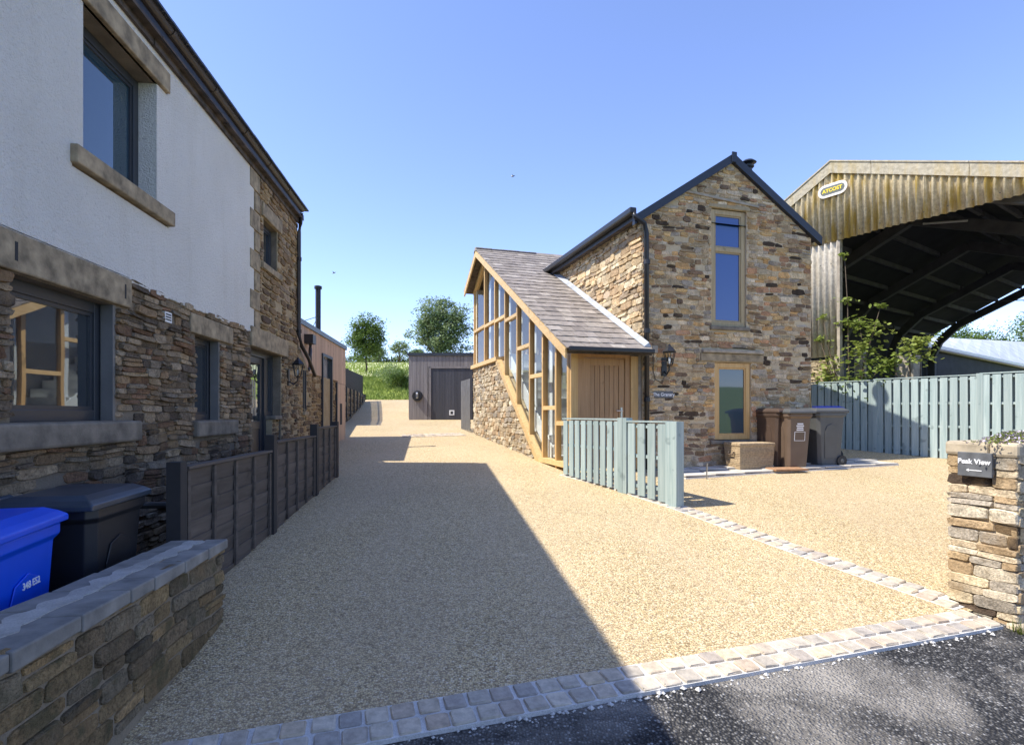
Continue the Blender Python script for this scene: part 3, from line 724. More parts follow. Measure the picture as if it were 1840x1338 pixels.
lay(st+st2, gwo, 'stone', 300)
b = MB(); b.fbox(FG, GW-.34, GW, -7.4, -.36, .3, eave); b.fbox(FG, 0, GW, -7.42, -7.1, .3, apex-.3); b.build('far_wall', 'mortar', gran)
# roof slab with verge boards and gutter
roof = MB()
def slope(ta, za, tb, zb, s0, s1, th): roof.hexa([GP(ta, s0, za), GP(tb, s0, zb), GP(tb, s1, zb), GP(ta, s1, za), GP(ta, s0, za+th), GP(tb, s0, zb+th), GP(tb, s1, zb+th), GP(ta, s1, za+th)])
slope(-.18, eave-.12, GW/2, apex-.02, .0, 7.5, .07); slope(GW/2, apex-.02, GW+.18, eave-.12, .0, 7.5, .07)
ro = roof.build('roof', 'navy', gran)
for (ta, tb) in ((-.2, GW/2), (GW+.2, GW/2)):
    za, zb = apex-abs(ta-GW/2)*RS, apex
    b = MB(); b.hexa([GP(ta, -.08, za-.09), GP(tb, -.08, zb-.09), GP(tb, .0, zb-.09), GP(ta, .0, za-.09), GP(ta, -.08, za+.07), GP(tb, -.08, zb+.07), GP(tb, .0, zb+.07), GP(ta, .0, za+.07)])
    b.build('verge_board', 'navy', ro)
b = MB()
b.fbox(FG, GW/2-.05, GW/2+.05, .078, .1, apex-.10, apex+.085); b.build('apex_cap', 'navy', ro)
b = MB(); b.hexa([GP(-.30, -.1, eave-.04), GP(-.17, -.1, eave-.04), GP(-.17, 5.2, eave-.04), GP(-.30, 5.2, eave-.04), GP(-.30, -.1, eave+.07), GP(-.17, -.1, eave+.07), GP(-.17, 5.2, eave+.07), GP(-.30, 5.2, eave+.07)]); b.build('gutter', 'black', ro, bev=.02)
b = MB(); b.hexa([GP(-.17, .0, eave-.1), GP(-.0, .0, eave-.1), GP(-.0, 5.1, eave-.1), GP(-.17, 5.1, eave-.1), GP(-.17, .0, eave), GP(-.0, .0, eave), GP(-.0, 5.1, eave), GP(-.17, 5.1, eave)]); b.build('soffit', 'fascia', ro)
b = MB(); b.tube([GP(-.22, -.06, eave), GP(-.2, -.1, eave-.1), GP(-.02, -.1, eave-.2), GP(.03, -.08, eave-.35), GP(.045, -.075, .62)], .043, 10); dp = b.build('downpipe', 'black', gran, smooth=True)
b = MB()
for z in (4.2, 3.0, 1.8): p = GP(.04, -.077, z); b.lathe(p, [(.056, 0), (.056, .08)], 12)
b.build('pipe_collar', 'black', gran)
b = MB(); fp = GP(2.9, .8, 0); b.lathe((fp.x, fp.y, 5.6), [(.075, 0), (.075, 1.0), (.11, 1.03), (.115, 1.05), (.06, 1.06), (.06, 1.09), (.16, 1.12), (.10, 1.17), (.02, 1.19)], 16); b.build('flue', 'navy', gran)
# windows
window(FG, gran, 1.43, 2.18, 3.21, 5.36, .03, .085, 'oldoak', 'blind', rails=(4.63,), lip=1)
window(FG, gran, 1.50, 2.28, 1.11, 2.53, .02, .085, 'oak', 'pane2')
blk('sill', 'sill', FG, (1.38, 2.24, -.1, .05, 3.13, 3.20), gran)
blk('sill', 'sill', FG, (1.38, 2.4, -.1, .05, 1.03, 1.10), gran)
blk('lintel', 'lintel', FG, (1.18, 2.56, -.1, .03, 2.55, 2.70), gran); blk('lintel', 'concrete', FG, (1.20, 2.54, -.05, .07, 2.705, 2.765), gran)
blk('lintel', 'oldoak', FG, (1.36, 2.26, -.1, .02, 5.375, 5.45), gran)
b = MB(); b.hexa([FG(.85, 0, 5.58), FG(2.45, 0, 5.46), FG(2.45, .035, 5.46), FG(.85, .035, 5.58), FG(.85, 0, 5.62), FG(2.45, 0, 5.50), FG(2.45, .035, 5.50), FG(.85, .035, 5.62)]); b.build('drip_stone', 'concrete', gran)
# render plinth
boxes('plinth', 'concrete', gran, FG, [(0, GW, .0, .02, .45, .62)])
# small switch box with cable
sb = root('junction_box', FG(.16, 0, 2.66), 'small pale electric box by the drainpipe, high on the granary gable', 'junction box')
boxes('casing', 'concrete', sb, FG, [(.16, .27, .0, .06, 2.66, 2.79)], bev=.006)
b = MB(); b.tube([FG(.2, .02, 2.66), FG(.2, .02, 2.35), FG(.24, .02, 2.2), FG(.38, .02, 2.13), FG(.42, .02, 2.25)], .006, 5); b.build('cable', 'black', sb)
lantern(FG(.42, .0, 2.42), (.29, -.957, 0), 'black six sided lantern on the granary gable beside the drainpipe', 1.15)

def text(body, size, mat, parent, pos, ang, name='lettering', ext=.002, bold=0, align='CENTER', extra=None):
    cu = bpy.data.curves.new(name, 'FONT'); cu.body = body; cu.size = size; cu.extrude = ext; cu.offset = bold
    cu.align_x = align; cu.align_y = 'CENTER'
    tmp = bpy.data.objects.new('tmp', cu); me = bpy.data.meshes.new_from_object(tmp); bpy.data.objects.remove(tmp); me.materials.clear(); me.materials.append(M[mat])
    o = bpy.data.objects.new(name, me); col.objects.link(o); o.parent = parent
    o.location = Vector(pos)-root_loc(parent); o.rotation_euler = (rad(90), extra or 0, ang); return o
GA = math.atan2(.29, .957)
pl = root('name_plaque', FG(.4, 0, 1.93), 'small dark slate plaque lettered The Granary on the gable wall', 'sign')
boxes('plate', 'slate', pl, FG, [(.22, .60, .0, .02, 1.87, 1.99)], bev=.003); text('The Granary', .085, 'print', pl, FG(.41, .0225, 1.93), GA, bold=.001)

# ------------------------------------------------------------------ stair porch
por = root('stair_porch', GP(-.7, 3.5, .6), 'oak framed glazed stair porch with stone slate roof against the granary', 'porch')
PT = -1.36
FP = lambda u, n, z: GP(PT-n, u, z)                # glazed side: u back, n outwards
FD = lambda u, n, z: GP(u, .05-n, z)               # door front
zr = lambda s_: 6.04-.525*abs(s_-6.03)             # roof top surface
ZS = 2.95                                          # high sill
# low stone wall: polygon under the raking string
sw = [(1.55, .45), (7.4, .45), (7.4, ZS-.03), (4.62, ZS-.03)]
b = MB(); b.prism([FP(u, -.02, z) for u, z in sw], FP(0, -.3, 0)-FP(0, 0, 0)); swo = b.build('wall', 'mortar', por)
line = lambda u: .62+(u-1.47)*(ZS-.62)/(4.62-1.47)
st = rubble(lambda u, n, z: FP(u, n-.02, z), 1.6, 7.4, .45, ZS-.03, [], top=lambda u: min(ZS-.03, line(u)-.05), bottom=lambda u: zg(FP(u, 0, 0).y)-.03, hs=(.05, .14), ws=(.1, .3), joint=.006, rnd=3.0, proud=(.01, .04),
            pal=[(.48, .40, .27), (.42, .33, .21), (.52, .44, .31), (.38, .27, .16), (.33, .28, .21)], seed=8, jit=.12)
lay(st, swo, 'stone', 300)
# back end wall
b = MB(); b.fbox(lambda u, n, z: GP(u, n, z), PT+.05, -.02, 7.15, 7.38, .5, 5.2); b.build('end_wall', 'mortar', por)
# oak frame
def oakbar(name, u0, z0, u1, z1, w, dep=.13, mat='oak', n1=.0):
    a = FP(u0, 0, z0); c = FP(u1, 0, z1); d = (c-a).normalized(); nrm = -tu
    s_ = d.cross(nrm).normalized()*w/2
    q0 = nrm*n1; q1 = nrm*(n1-dep)
    b = MB(); b.hexa([a-s_+q1, c-s_+q1, c-s_+q0, a-s_+q0, a+s_+q1, c+s_+q1, c+s_+q0, a+s_+q0]); return b.build(name, mat, por)
zt = lambda s_: zr(s_)-.17
def zbot(s_): return ZS if s_ >= 4.62 else max(line(s_), .66)
# mullion positions along the side (u), from the door corner back
mu = [.06, .72, 1.42, 2.2, 3.08, 4.05, 4.98, 6.05, 7.32]
for i, u in enumerate(mu):
    oakbar('post', u, max(.6, zbot(u)-.02) if u > 1.5 else .60, u, zt(u), .075 if i not in (0,) else .12, .10)
for (ua, ub) in ((0, 6.03), (6.03, 7.4)): oakbar('head_rail', ua, zt(ua)-.02, ub, zt(ub)-.02, .12, .12, 'oakh', n1=.005)
oakbar('raking_string', 1.47, .58, 4.66, ZS-.05, .12, .14, 'oakh', n1=.05)
oakbar('sill_rail', 4.6, ZS, 7.45, ZS, .1, .2, 'oakh', n1=.07)
oakbar('sill_rail', .0, .70, 1.5, .70, .09, .16, 'oakh', n1=.03)
rail = {0: 1.55, 1: 1.62, 2: 1.9, 3: 2.55, 4: 3.2, 5: 3.85, 6: 3.9, 7: 3.95}
rl = {0: 1.47, 1: 1.72, 2: 2.47, 3: 3.10, 4: 3.12, 5: 3.85, 6: 3.88, 7: 3.9}
rl = {0: 1.42, 1: 1.70, 2: 2.35, 3: 3.02, 4: 3.80, 5: 3.93, 6: 3.96, 7: 3.99}
for i in range(8):
    ua, ub = mu[i]+.036, mu[i+1]-.036
    oakbar('transom', ua, rl[i], ub, rl[i]+(.0), .075, .09, 'oakh')
    zl = [max(.72, zbot(ua)+.0) if i > 0 else .74, max(.72, zbot(ub))]
    if i >= 5: zl = [ZS+.04]*2
    g = MB(); g.prism([FP(ua, -.06, zl[0]), FP(ub, -.06, zl[1]), FP(ub, -.06, min(rl[i], 9)), FP(ua, -.06, rl[i])], FP(0, -.072, 0)-FP(0, -.06, 0)); g.build('pane', 'clear', por)
    if ua < 6.03 < ub: top = [FP(ub, -.06, zt(ub)), FP(6.03, -.06, zt(6.03)), FP(ua, -.06, zt(ua))]
    else: top = [FP(ub, -.06, zt(ub)), FP(ua, -.06, zt(ua))]
    g = MB(); g.prism([FP(ua, -.06, rl[i]), FP(ub, -.06, rl[i])]+top, FP(0, -.072, 0)-FP(0, -.06, 0)); g.build('pane', 'clear', por)
# door front: posts, beam, door
boxes('post', 'oak', por, FD, [(PT-.0, PT+.15, -.14, .0, .6, 2.72)]); boxes('post', 'oak', por, FD, [(-.2, -.06, -.14, .0, .6, 2.6)])
boxes('beam', 'oakh', por, FD, [(PT+.0, -.02, -.15, .02, 2.62, 2.76)], bev=.006)
boxes('stone_return', 'concrete', por, FD, [(-.06, -.0, -.3, .01, .55, 2.62)])
df = boxes('door_frame', 'oakdoor', por, FD, [(PT+.15, PT+.27, -.12, -.03, .62, 2.62), (-.30, -.2, -.12, -.03, .62, 2.62), (PT+.27, -.30, -.12, -.03, 2.56, 2.62)])
dr = boxes('door', 'oakdoor', por, FD, [(PT+.27, PT+.40, -.10, -.05, .64, 2.55), (-.41, -.30, -.10, -.05, .64, 2.55), (PT+.40, -.41, -.10, -.05, 2.43, 2.55), (PT+.40, -.41, -.10, -.05, .64, .78)], bev=.004)
a0, a1 = PT+.40, -.41; nb = 6
for k in range(nb):
    w = (a1-a0)/nb; boxes('door_plank', 'oakdoor', dr, FD, [(a0+k*w+.004, a0+(k+1)*w-.004, -.09, -.062, .78, 2.43)], bev=.004)
b = MB(); b.fbox(FD, -.38, -.345, -.05, -.042, 1.5, 1.7); b.tube([FD(-.362, -.045, 1.64), FD(-.362, .0, 1.64), FD(-.48, .0, 1.64)], .011, 8); b.build('handle', 'steel', dr)
# roof deck, verge boards, slates
b = MB()
def deck(sa, sb_, t0, t1a, t1b): b.hexa([GP(t0, sa, zr(sa)-.13), GP(t1a, sa, zr(sa)-.13), GP(t1b, sb_, zr(sb_)-.13), GP(t0, sb_, zr(sb_)-.13), GP(t0, sa, zr(sa)-.03), GP(t1a, sa, zr(sa)-.03), GP(t1b, sb_, zr(sb_)-.03), GP(t0, sb_, zr(sb_)-.03)])
deck(-.33, 4.4, PT-.22, -.01, -.01); deck(4.4, 6.03, PT-.22, -.01, 1.2); deck(6.03, 7.5, PT-.22, 1.2, -.01)
pro = b.build('roof', 'fascia', por)
for (ua, ub) in ((-.36, 6.03), (6.03, 7.52)):
    c = MB(); n0, n1 = .22, .255
    c.hexa([FP(ua, n0, zr(ua)-.20), FP(ub, n0, zr(ub)-.20), FP(ub, n1, zr(ub)-.20), FP(ua, n1, zr(ua)-.20), FP(ua, n0, zr(ua)-.035), FP(ub, n0, zr(ub)-.035), FP(ub, n1, zr(ub)-.035), FP(ua, n1, zr(ua)-.035)]); c.build('verge_board', 'oakh', pro)
boxes('gutter', 'black', pro, lambda u, n, z: GP(u, n, z), [(PT-.22, -.02, -.46, -.35, 2.60, 2.68)], bev=.02)
tmesh = []
for k in range(5):
    r = random.Random(40+k); vs = []
    for z in (-.5, .5):
        for (x, y) in ((-.5, -.5), (0, -.5), (.5, -.5), (.5, .5), (-.5, .5)): vs.append((x, y+(r.uniform(-.03, .03) if y < 0 else 0), z+(r.uniform(-.15, .15) if z > 0 else 0)))
    me = bpy.data.meshes.new('slate'); me.from_pydata(vs, [], [(4, 3, 2, 1, 0), (5, 6, 7, 8, 9), (0, 1, 6, 5), (1, 2, 7, 6), (2, 3, 8, 7), (3, 4, 9, 8), (4, 0, 5, 9)]); me.materials.append(M['rslate']); tmesh.append(me)
sl = math.atan(.525); rowg = .262
def slate(t0, t1, s_, face):
    o = bpy.data.objects.new('slate', R.choice(tmesh)); col.objects.link(o); o.parent = pro
    c = GP((t0+t1)/2, s_, zr(s_)-.01+R.uniform(-.002, .004)); o.location = c-root_loc(pro)
    ln = rowg*1.25/math.cos(sl)
    o.scale = (t1-t0-.006, ln, .022)
    m = Matrix.Rotation(GA, 3, 'Z') @ Matrix.Rotation((sl-.05 if face else -(sl-.05)), 3, 'X') @ (Matrix.Identity(3) if face else Matrix.Rotation(math.pi, 3, 'Z'))
    o.rotation_euler = m.to_euler()
s_ = -.28; k = 0
while s_ < 6.0:
    tmax = -.0 if s_ < 4.4 else min(1.2, (zr(s_)-5.13)/.66)
    t_ = PT-.255; k += 1; first = True
    while t_ < tmax-.02:
        w = R.uniform(.2, .3)*(.5 if first and k % 2 else 1); first = False
        slate(t_, min(t_+w, tmax), s_+.02, True); t_ += w
    s_ += rowg*.93
s_ = 7.42
while s_ > 6.1:
    t_ = PT-.255
    while t_ < .1: w = R.uniform(.2, .3); slate(t_, t_+w, s_, False); t_ += w
    s_ -= rowg
t_ = PT-.27
while t_ < 1.1:
    c = MB(); c.prism([GP(t_, 6.03-.16, zr(5.87)+.012), GP(t_, 6.03, 6.04+.055), GP(t_, 6.19, zr(6.19)+.012), GP(t_, 6.03, 6.0)], tu*.44); c.build('ridge_tile', 'rslate', pro); t_ += .45
# lead flashing up the granary wall
c = MB(); c.hexa([GP(-.14, -.3, zr(-.3)+.012), GP(-.002, -.3, zr(-.3)+.012), GP(-.002, 4.55, zr(4.55)+.012), GP(-.14, 4.55, zr(4.55)+.012), GP(-.14, -.3, zr(-.3)+.022), GP(-.05, -.3, zr(-.3)+.09), GP(-.05, 4.55, zr(4.55)+.09), GP(-.14, 4.55, zr(4.55)+.022)]); c.build('lead_flashing', 'lead', pro)
# stairs inside: white string, treads and inner wall
nst = 13
b = MB()
for k in range(nst):
    s0 = .95+k*.26; z0 = .62+k*.185
    b.fbox(lambda u, n, z: GP(u, n, z), PT+.16, -.1, s0, s0+.30, z0+.145, z0+.185); b.fbox(lambda u, n, z: GP(u, n, z), PT+.16, -.1, s0, s0+.02, z0, z0+.145)
b.build('stair', 'whitep', por)
c = MB(); c.prism([GP(PT+.14, 1.3, .62), GP(PT+.14, 4.5, 3.0), GP(PT+.14, 4.5, 3.32), GP(PT+.14, 1.3, .98)], tu*.03); c.build('stair_string', 'whitep', por)
b = MB(); b.fbox(lambda u, n, z: GP(u, n, z), PT+.16, -.05, 4.35, 7.1, 2.88, 2.95); b.build('landing', 'oakdoor', por)
b = MB(); b.prism([GP(-.04, q_, z_) for q_, z_ in ((.2, .6), (7.0, .6), (7.0, zr(7.0)-.2), (6.03, zr(6.03)-.2), (.2, zr(.2)-.2))], tu*.02); b.build('inner_lining', 'lining', por)
b = MB()
for k in range(7): 
    s0 = .5+k*.95; b.fbox(lambda u, n, z: GP(u, n, z), PT+.22, PT+.25, s0, s0+.16, max(.7, zbot(s0)-.1), zt(s0)-.2)
b.build('curtain', 'whitep', por)

# ------------------------------------------------------------------ dark slatted gate at the far end of the porch
gat = root('slatted_gate', FP(7.55, .02, 1.0), 'narrow dark vertical slatted gate at the far end of the stair porch', 'gate')
for k in range(9):
    piece('slat', 'anthlight', gat, (-1.27-.045*k, 16.75+.16*k, 1.86), (.10, .025, 1.55), math.atan2(.16, -.045))
a_, b_ = Vector((-1.25, 16.7, 0)), Vector((-1.64, 18.1, 0))
b = MB()
for z in (1.3, 2.4): b.tube([a_+Vector((0, 0.02, z)), b_+Vector((0, .02, z))], .02, 6)
b.build('rail', 'anth', gat)

# ================================================================== GARAGE
GX0, GX1, GY = -4.07, -1.1, 22.0
gr = root('garage', (-2.2, 22, 1.33), 'small flat roofed garage with weathered vertical boards and charcoal door', 'garage')
I = lambda u, n, z: Vector((u, GY-n+.0*(u), z))
gz0, gz1 = 1.3, 3.86
b = MB(); b.fbox(I, GX0+.02, GX1, -4.5, -.04, gz0-.1, gz1-.02); b.build('core', 'room', gr)
x = GX0
while x < GX1-.01:
    if x < -3.30: piece('cladding_board', 'gclad', gr, (x+.0725, GY-.005, (gz0+gz1)/2), (.139, .03, gz1-gz0))
    else: piece('cladding_board', 'gclad', gr, (x+.0725, GY-.005, (3.44+gz1)/2), (.139, .03, gz1-3.44))
    x += .145
for k in range(30): piece('cladding_board', 'gclad', gr, (GX0, GY+.08+k*.145, (gz0+gz1)/2+.1), (.03, .139, gz1-gz0))
boxes('roof_edge', 'anth', gr, I, [(GX0-.06, GX1+.05, -4.6, .06, gz1, gz1+.12)])
dg = boxes('door', 'gdoor', gr, I, [(-3.30, -1.95+.4, -.035, -.02, gz0+.03, 3.40)])
x = -3.24
while x < -1.6:
    piece('door_plank', 'gdoor', dg, (x+.06, GY+.012, (gz0+.05+3.38)/2), (.114, .02, 3.33-gz0)); x += .12
boxes('door_frame', 'gclad', gr, I, [(-3.34, -3.27, -.03, .02, gz0, 3.44), (-3.27, -1.2, -.03, .02, 3.37, 3.44)])
cf = boxes('cat_flap', 'whitep', gr, I, [(-2.48, -2.28, -.005, .01, 1.52, 1.72)]); boxes('flap', 'room', cf, I, [(-2.43, -2.33, .0, .013, 1.56, 1.67)])
ch = root('car_charger', (-3.73, GY-.03, 2.2), 'round black vehicle charger fixed to the grey garage boards', 'charger')
b = MB(); b.lathe((-3.73, GY-.03, 2.28), [(.2, 0), (.21, -.04), (.18, -.1)], 24, 'y'); b.build('cable_reel', 'black', ch)
b = MB(); b.fbox(I, -3.78, -3.68, .12, .16, 2.18, 2.42); b.build('socket', 'steel', ch, bev=.02); b = MB(); b.lathe((-3.73, GY-.16, 2.37), [(.035, 0), (.03, -.02)], 12, 'y'); b.build('lamp_ring', 'whitep', ch)

# ------------------------------------------------------------------ retaining wall with dark fence
ra, rb_ = Vector((-5.96, 19.2, 0)), Vector((-7.95, 30, 0)); rd = (rb_-ra); rl_ = rd.length; rd.normalize(); rn = Vector((rd.y, -rd.x, 0))
FR = lambda u, n, z: ra+rd*u+rn*n+Vector((0, 0, z))
rw = root('retaining_wall', FR(5, 0, 1.5), 'rubble retaining wall beside the rising drive, below a dark fence', 'wall')
b = MB(); b.fbox(FR, 0, rl_, -.4, 0, .9, 2.6); rwo = b.build('wall', 'mortar_h', rw)
lay(rubble(FR, 0, rl_, 1.1, 2.6, hs=(.1, .2), ws=(.2, .5), joint=.015, proud=(.01, .05), pal=PAL_WALL, seed=14), rwo, 'stone', 200)
for k in range(8):
    u = .2+k*1.5; boxes('buttress_post', 'anth', rw, FR, [(u, u+.1, .0, .08, zg(FR(u, 0, 0).y)+.1, 2.6)])
df_ = root('board_fence', FR(5, 0, 2.6), 'dark vertical board fence on top of the rubble retaining wall', 'fence')
k = 0; u = 0
ftop = lambda u: 3.28+.03*u
while u < rl_:
    piece('slat', 'postdark', df_, FR(u+.07, -.1, (2.62+ftop(u))/2), (.11, .02, ftop(u)-2.62), math.atan2(rd.y, rd.x)); u += .15
b = MB(); b.tube([FR(0, -.13, 3.15), FR(rl_, -.13, 3.4)], .03, 6); b.tube([FR(0, -.13, 2.75), FR(rl_, -.13, 2.8)], .03, 6); b.build('rail', 'anth', df_)
for k in range(6): piece('post', 'anth', df_, FR(k*2.15, -.18, 3.0), (.08, .08, .85+.05*k), 0)
tr_ = MB(); tr_.fbox(FR, -12, rl_+2, -40, -.4, .5, 2.55); tr_.build('raised_garden', 'turf', kind='structure')

# ================================================================== OPEN BARN
B0 = Vector((7.56, 13.7, 0)); bu = Vector((.56, -.828, 0)); ba = Vector((.828, .56, 0))
BP = lambda p, r, z: B0+bu*p+ba*r+Vector((0, 0, z))
FB = lambda u, n, z: BP(u, -n, z)
bz = .82; AP = .306; AZ = 7.60
zroof = lambda p: AZ-(.53*(AP-p) if p < AP else .38*(p-AP))
barn = root('open_barn', BP(1, 6, bz), 'large open fronted farm barn with lichen stained corrugated gable', 'barn')
pitch = .146; PE0, PE1 = -3.9, 5.6; DD = 18
def csheet(p0, n, zlo, zhi_f, mat, parent, base=.0, seg=8):
    b = MB(); cols = n*seg; vs = []
    for i in range(cols+1):
        p = p0+i*pitch/seg; nn = base+(.036 if base > 0 else .027)*math.cos(2*math.pi*i/seg)
        for z in (zlo, zhi_f(p)): vs.append(FB(p, nn, z)); 
        for z in (zlo, zhi_f(p)): vs.append(FB(p, nn-.008, z))
    fs = []
    for i in range(cols):
        a = i*4; fs += [(a, a+4, a+5, a+1), (a+2, a+3, a+7, a+6), (a, a+2, a+6, a+4)]
    b.add(vs, fs); return b.build('cladding_sheet', mat, parent, smooth=True)
p = PE0; k = 0
while p < PE1-.2:
    n = min(7, int((PE1-p)/pitch))
    csheet(p, n, 5.74+R.uniform(-.008, .008), lambda q: zroof(q)-.05, 'sheet', barn, .03+.012*(k % 2)); p += n*pitch; k += 1
p = .434-7*pitch*4
for k in range(4): csheet(p, 7, 2.97, lambda q: 5.8, 'sheet2', barn, -.01-.01*(k % 2)); p += 7*pitch
boxes('edge_trim', 'concrete', barn, FB, [(.434, .50, -.1, .03, 2.3, 5.74)])
# bargeboards (cement verge pieces)
def verge(p0, p1):
    b = MB(); b.hexa([FB(p0, .07, zroof(p0)-.22), FB(p1, .07, zroof(p1)-.22), FB(p1, .09, zroof(p1)-.22), FB(p0, .09, zroof(p0)-.22), FB(p0, .07, zroof(p0)+.05), FB(p1, .07, zroof(p1)+.05), FB(p1, .09, zroof(p1)+.05), FB(p0, .09, zroof(p0)+.05)])
    b.hexa([FB(p0, -.25, zroof(p0)+.03), FB(p1, -.25, zroof(p1)+.03), FB(p1, .11, zroof(p1)+.05), FB(p0, .11, zroof(p0)+.05), FB(p0, -.25, zroof(p0)+.06), FB(p1, -.25, zroof(p1)+.06), FB(p1, .11, zroof(p1)+.085), FB(p0, .11, zroof(p0)+.085)])
    b.build('verge_piece', 'sheet3', barn)
for (a, c) in ((-3.9, -2.4), (-2.39, -.9), (-.89, AP), (AP, 1.2), (1.21, 3.0), (3.01, 4.4), (4.41, PE1)): verge(a, c)
# roof slabs with corrugation below are dark; purlins and portal frames
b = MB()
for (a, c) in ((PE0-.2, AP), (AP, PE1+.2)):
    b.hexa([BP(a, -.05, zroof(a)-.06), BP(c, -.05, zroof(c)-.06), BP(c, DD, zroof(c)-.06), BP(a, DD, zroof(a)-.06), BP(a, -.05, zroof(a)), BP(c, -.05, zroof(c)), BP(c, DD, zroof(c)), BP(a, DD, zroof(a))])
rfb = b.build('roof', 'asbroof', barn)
for k, q in enumerate((-3.7, -2.9, -2.1, -1.3, -.5, 1.1, 1.9, 2.7, 3.5, 4.3, 5.2)):
    for j in range(4):
        r0 = .15+j*4.45; b = MB(); z = zroof(q)-.07; b.hexa([BP(q-.04, r0, z-.14), BP(q+.04, r0, z-.14), BP(q+.04, r0+4.3, z-.14), BP(q-.04, r0+4.3, z-.14), BP(q-.04, r0, z), BP(q+.04, r0, z), BP(q+.04, r0+4.3, z), BP(q-.04, r0+4.3, z)]); b.build('purlin', 'frameconc', rfb)
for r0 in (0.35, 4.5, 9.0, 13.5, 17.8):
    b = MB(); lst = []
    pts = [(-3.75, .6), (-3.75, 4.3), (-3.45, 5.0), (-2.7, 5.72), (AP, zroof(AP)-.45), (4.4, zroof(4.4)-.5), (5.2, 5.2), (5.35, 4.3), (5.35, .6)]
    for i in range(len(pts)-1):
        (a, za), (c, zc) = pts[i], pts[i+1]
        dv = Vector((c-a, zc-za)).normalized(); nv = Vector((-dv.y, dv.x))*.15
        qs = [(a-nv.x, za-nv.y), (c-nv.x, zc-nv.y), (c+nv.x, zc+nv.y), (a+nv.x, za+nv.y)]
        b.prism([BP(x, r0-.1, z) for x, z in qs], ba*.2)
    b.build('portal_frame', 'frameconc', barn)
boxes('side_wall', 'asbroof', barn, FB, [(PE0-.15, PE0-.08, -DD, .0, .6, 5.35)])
boxes('plinth_wall', 'mortar', barn, FB, [(-3.9, .20, -.3, -.05, .6, 2.90)])
lay(rubble(lambda u, n, z: FB(u, n-.05, z), -1.2, .2, 1.6, 2.88, hs=(.04, .09), ws=(.12, .35), joint=.008, proud=(.01, .05), pal=[(.5, .42, .28), (.45, .36, .23), (.38, .31, .2)], seed=31), barn, 'stone')
boxes('corner_post', 'concrete', barn, FB, [(.22, .44, -.3, -.04, .7, 2.96)])
for k, (q, z) in enumerate(((1.9, 5.0),)): pass
# fluorescent battens under the roof
for (q, r0) in ((2.6, 1.2), (1.2, 4.2)):
    b = MB(); z = zroof(q)-.5; b.tube([BP(q-.5, r0, z+.1), BP(q+.5, r0, z-.1)], .03, 6); b.build('light_batten', 'whitep', barn)
# bolts on the sheets
b = MB()
for i in range(14):
    u = -.3+i*.42
    if u < PE1: b.lathe(FB(u, .07, 5.86), [(.016, 0), (.004, .02)], 6)
for z in (3.35, 4.3, 5.2):
    for u in (.05, .3): b.lathe(FB(u, .03, z), [(.016, 0), (.004, .02)], 6)
b.build('fixing_bolts', 'rubber', barn)
# maker sign
BA = math.atan2(-.828, .56)
sg = root('oval_sign', FB(.35, .07, 7.0), 'small oval sign lettered ATCOST in yellow high on the corrugated barn gable', 'sign')
def stadium(cu_, cz, w, h, n0, tilt=-.0, seg=8):
    pts = []
    for (sx, a0) in ((1, -90), (-1, 90)):
        for k in range(seg+1):
            a = rad(a0+180*k/seg); pts.append((sx*(w/2-h/2)+h/2*math.cos(a), h/2*math.sin(a)))
    return [FB(cu_+x, n0, cz+y) for x, y in pts]
sc0, sz0 = .36, 6.96
b = MB(); b.prism(stadium(sc0, sz0, .68, .31, .075), (FB(0, .02, 0)-FB(0, 0, 0))); b.build('rim', 'signwhite', sg)
b = MB(); b.prism(stadium(sc0, sz0, .56, .19, .095), (FB(0, .006, 0)-FB(0, 0, 0))); b.build('panel', 'signgrey', sg)
text('ATCOST', .118, 'yellow', sg, FB(sc0, .106, sz0-.005), BA, bold=.004)

# concrete piers seen over the fence
def pier(p, r, w, d, z1, label):
    o = boxes('concrete_pier', 'concrete', None, FB, [(p-w/2, p+w/2, -r-d, -r, .8, z1)], bev=.015); tag(o, label, 'pier')
pier(1.58, .7, .34, .45, 2.93, 'broad concrete pier below the barn roof, behind the taller leaf clump of the right sapling')
pier(.62, .6, .18, .25, 3.15, 'slim concrete pier standing behind the leafy sapling under the barn')

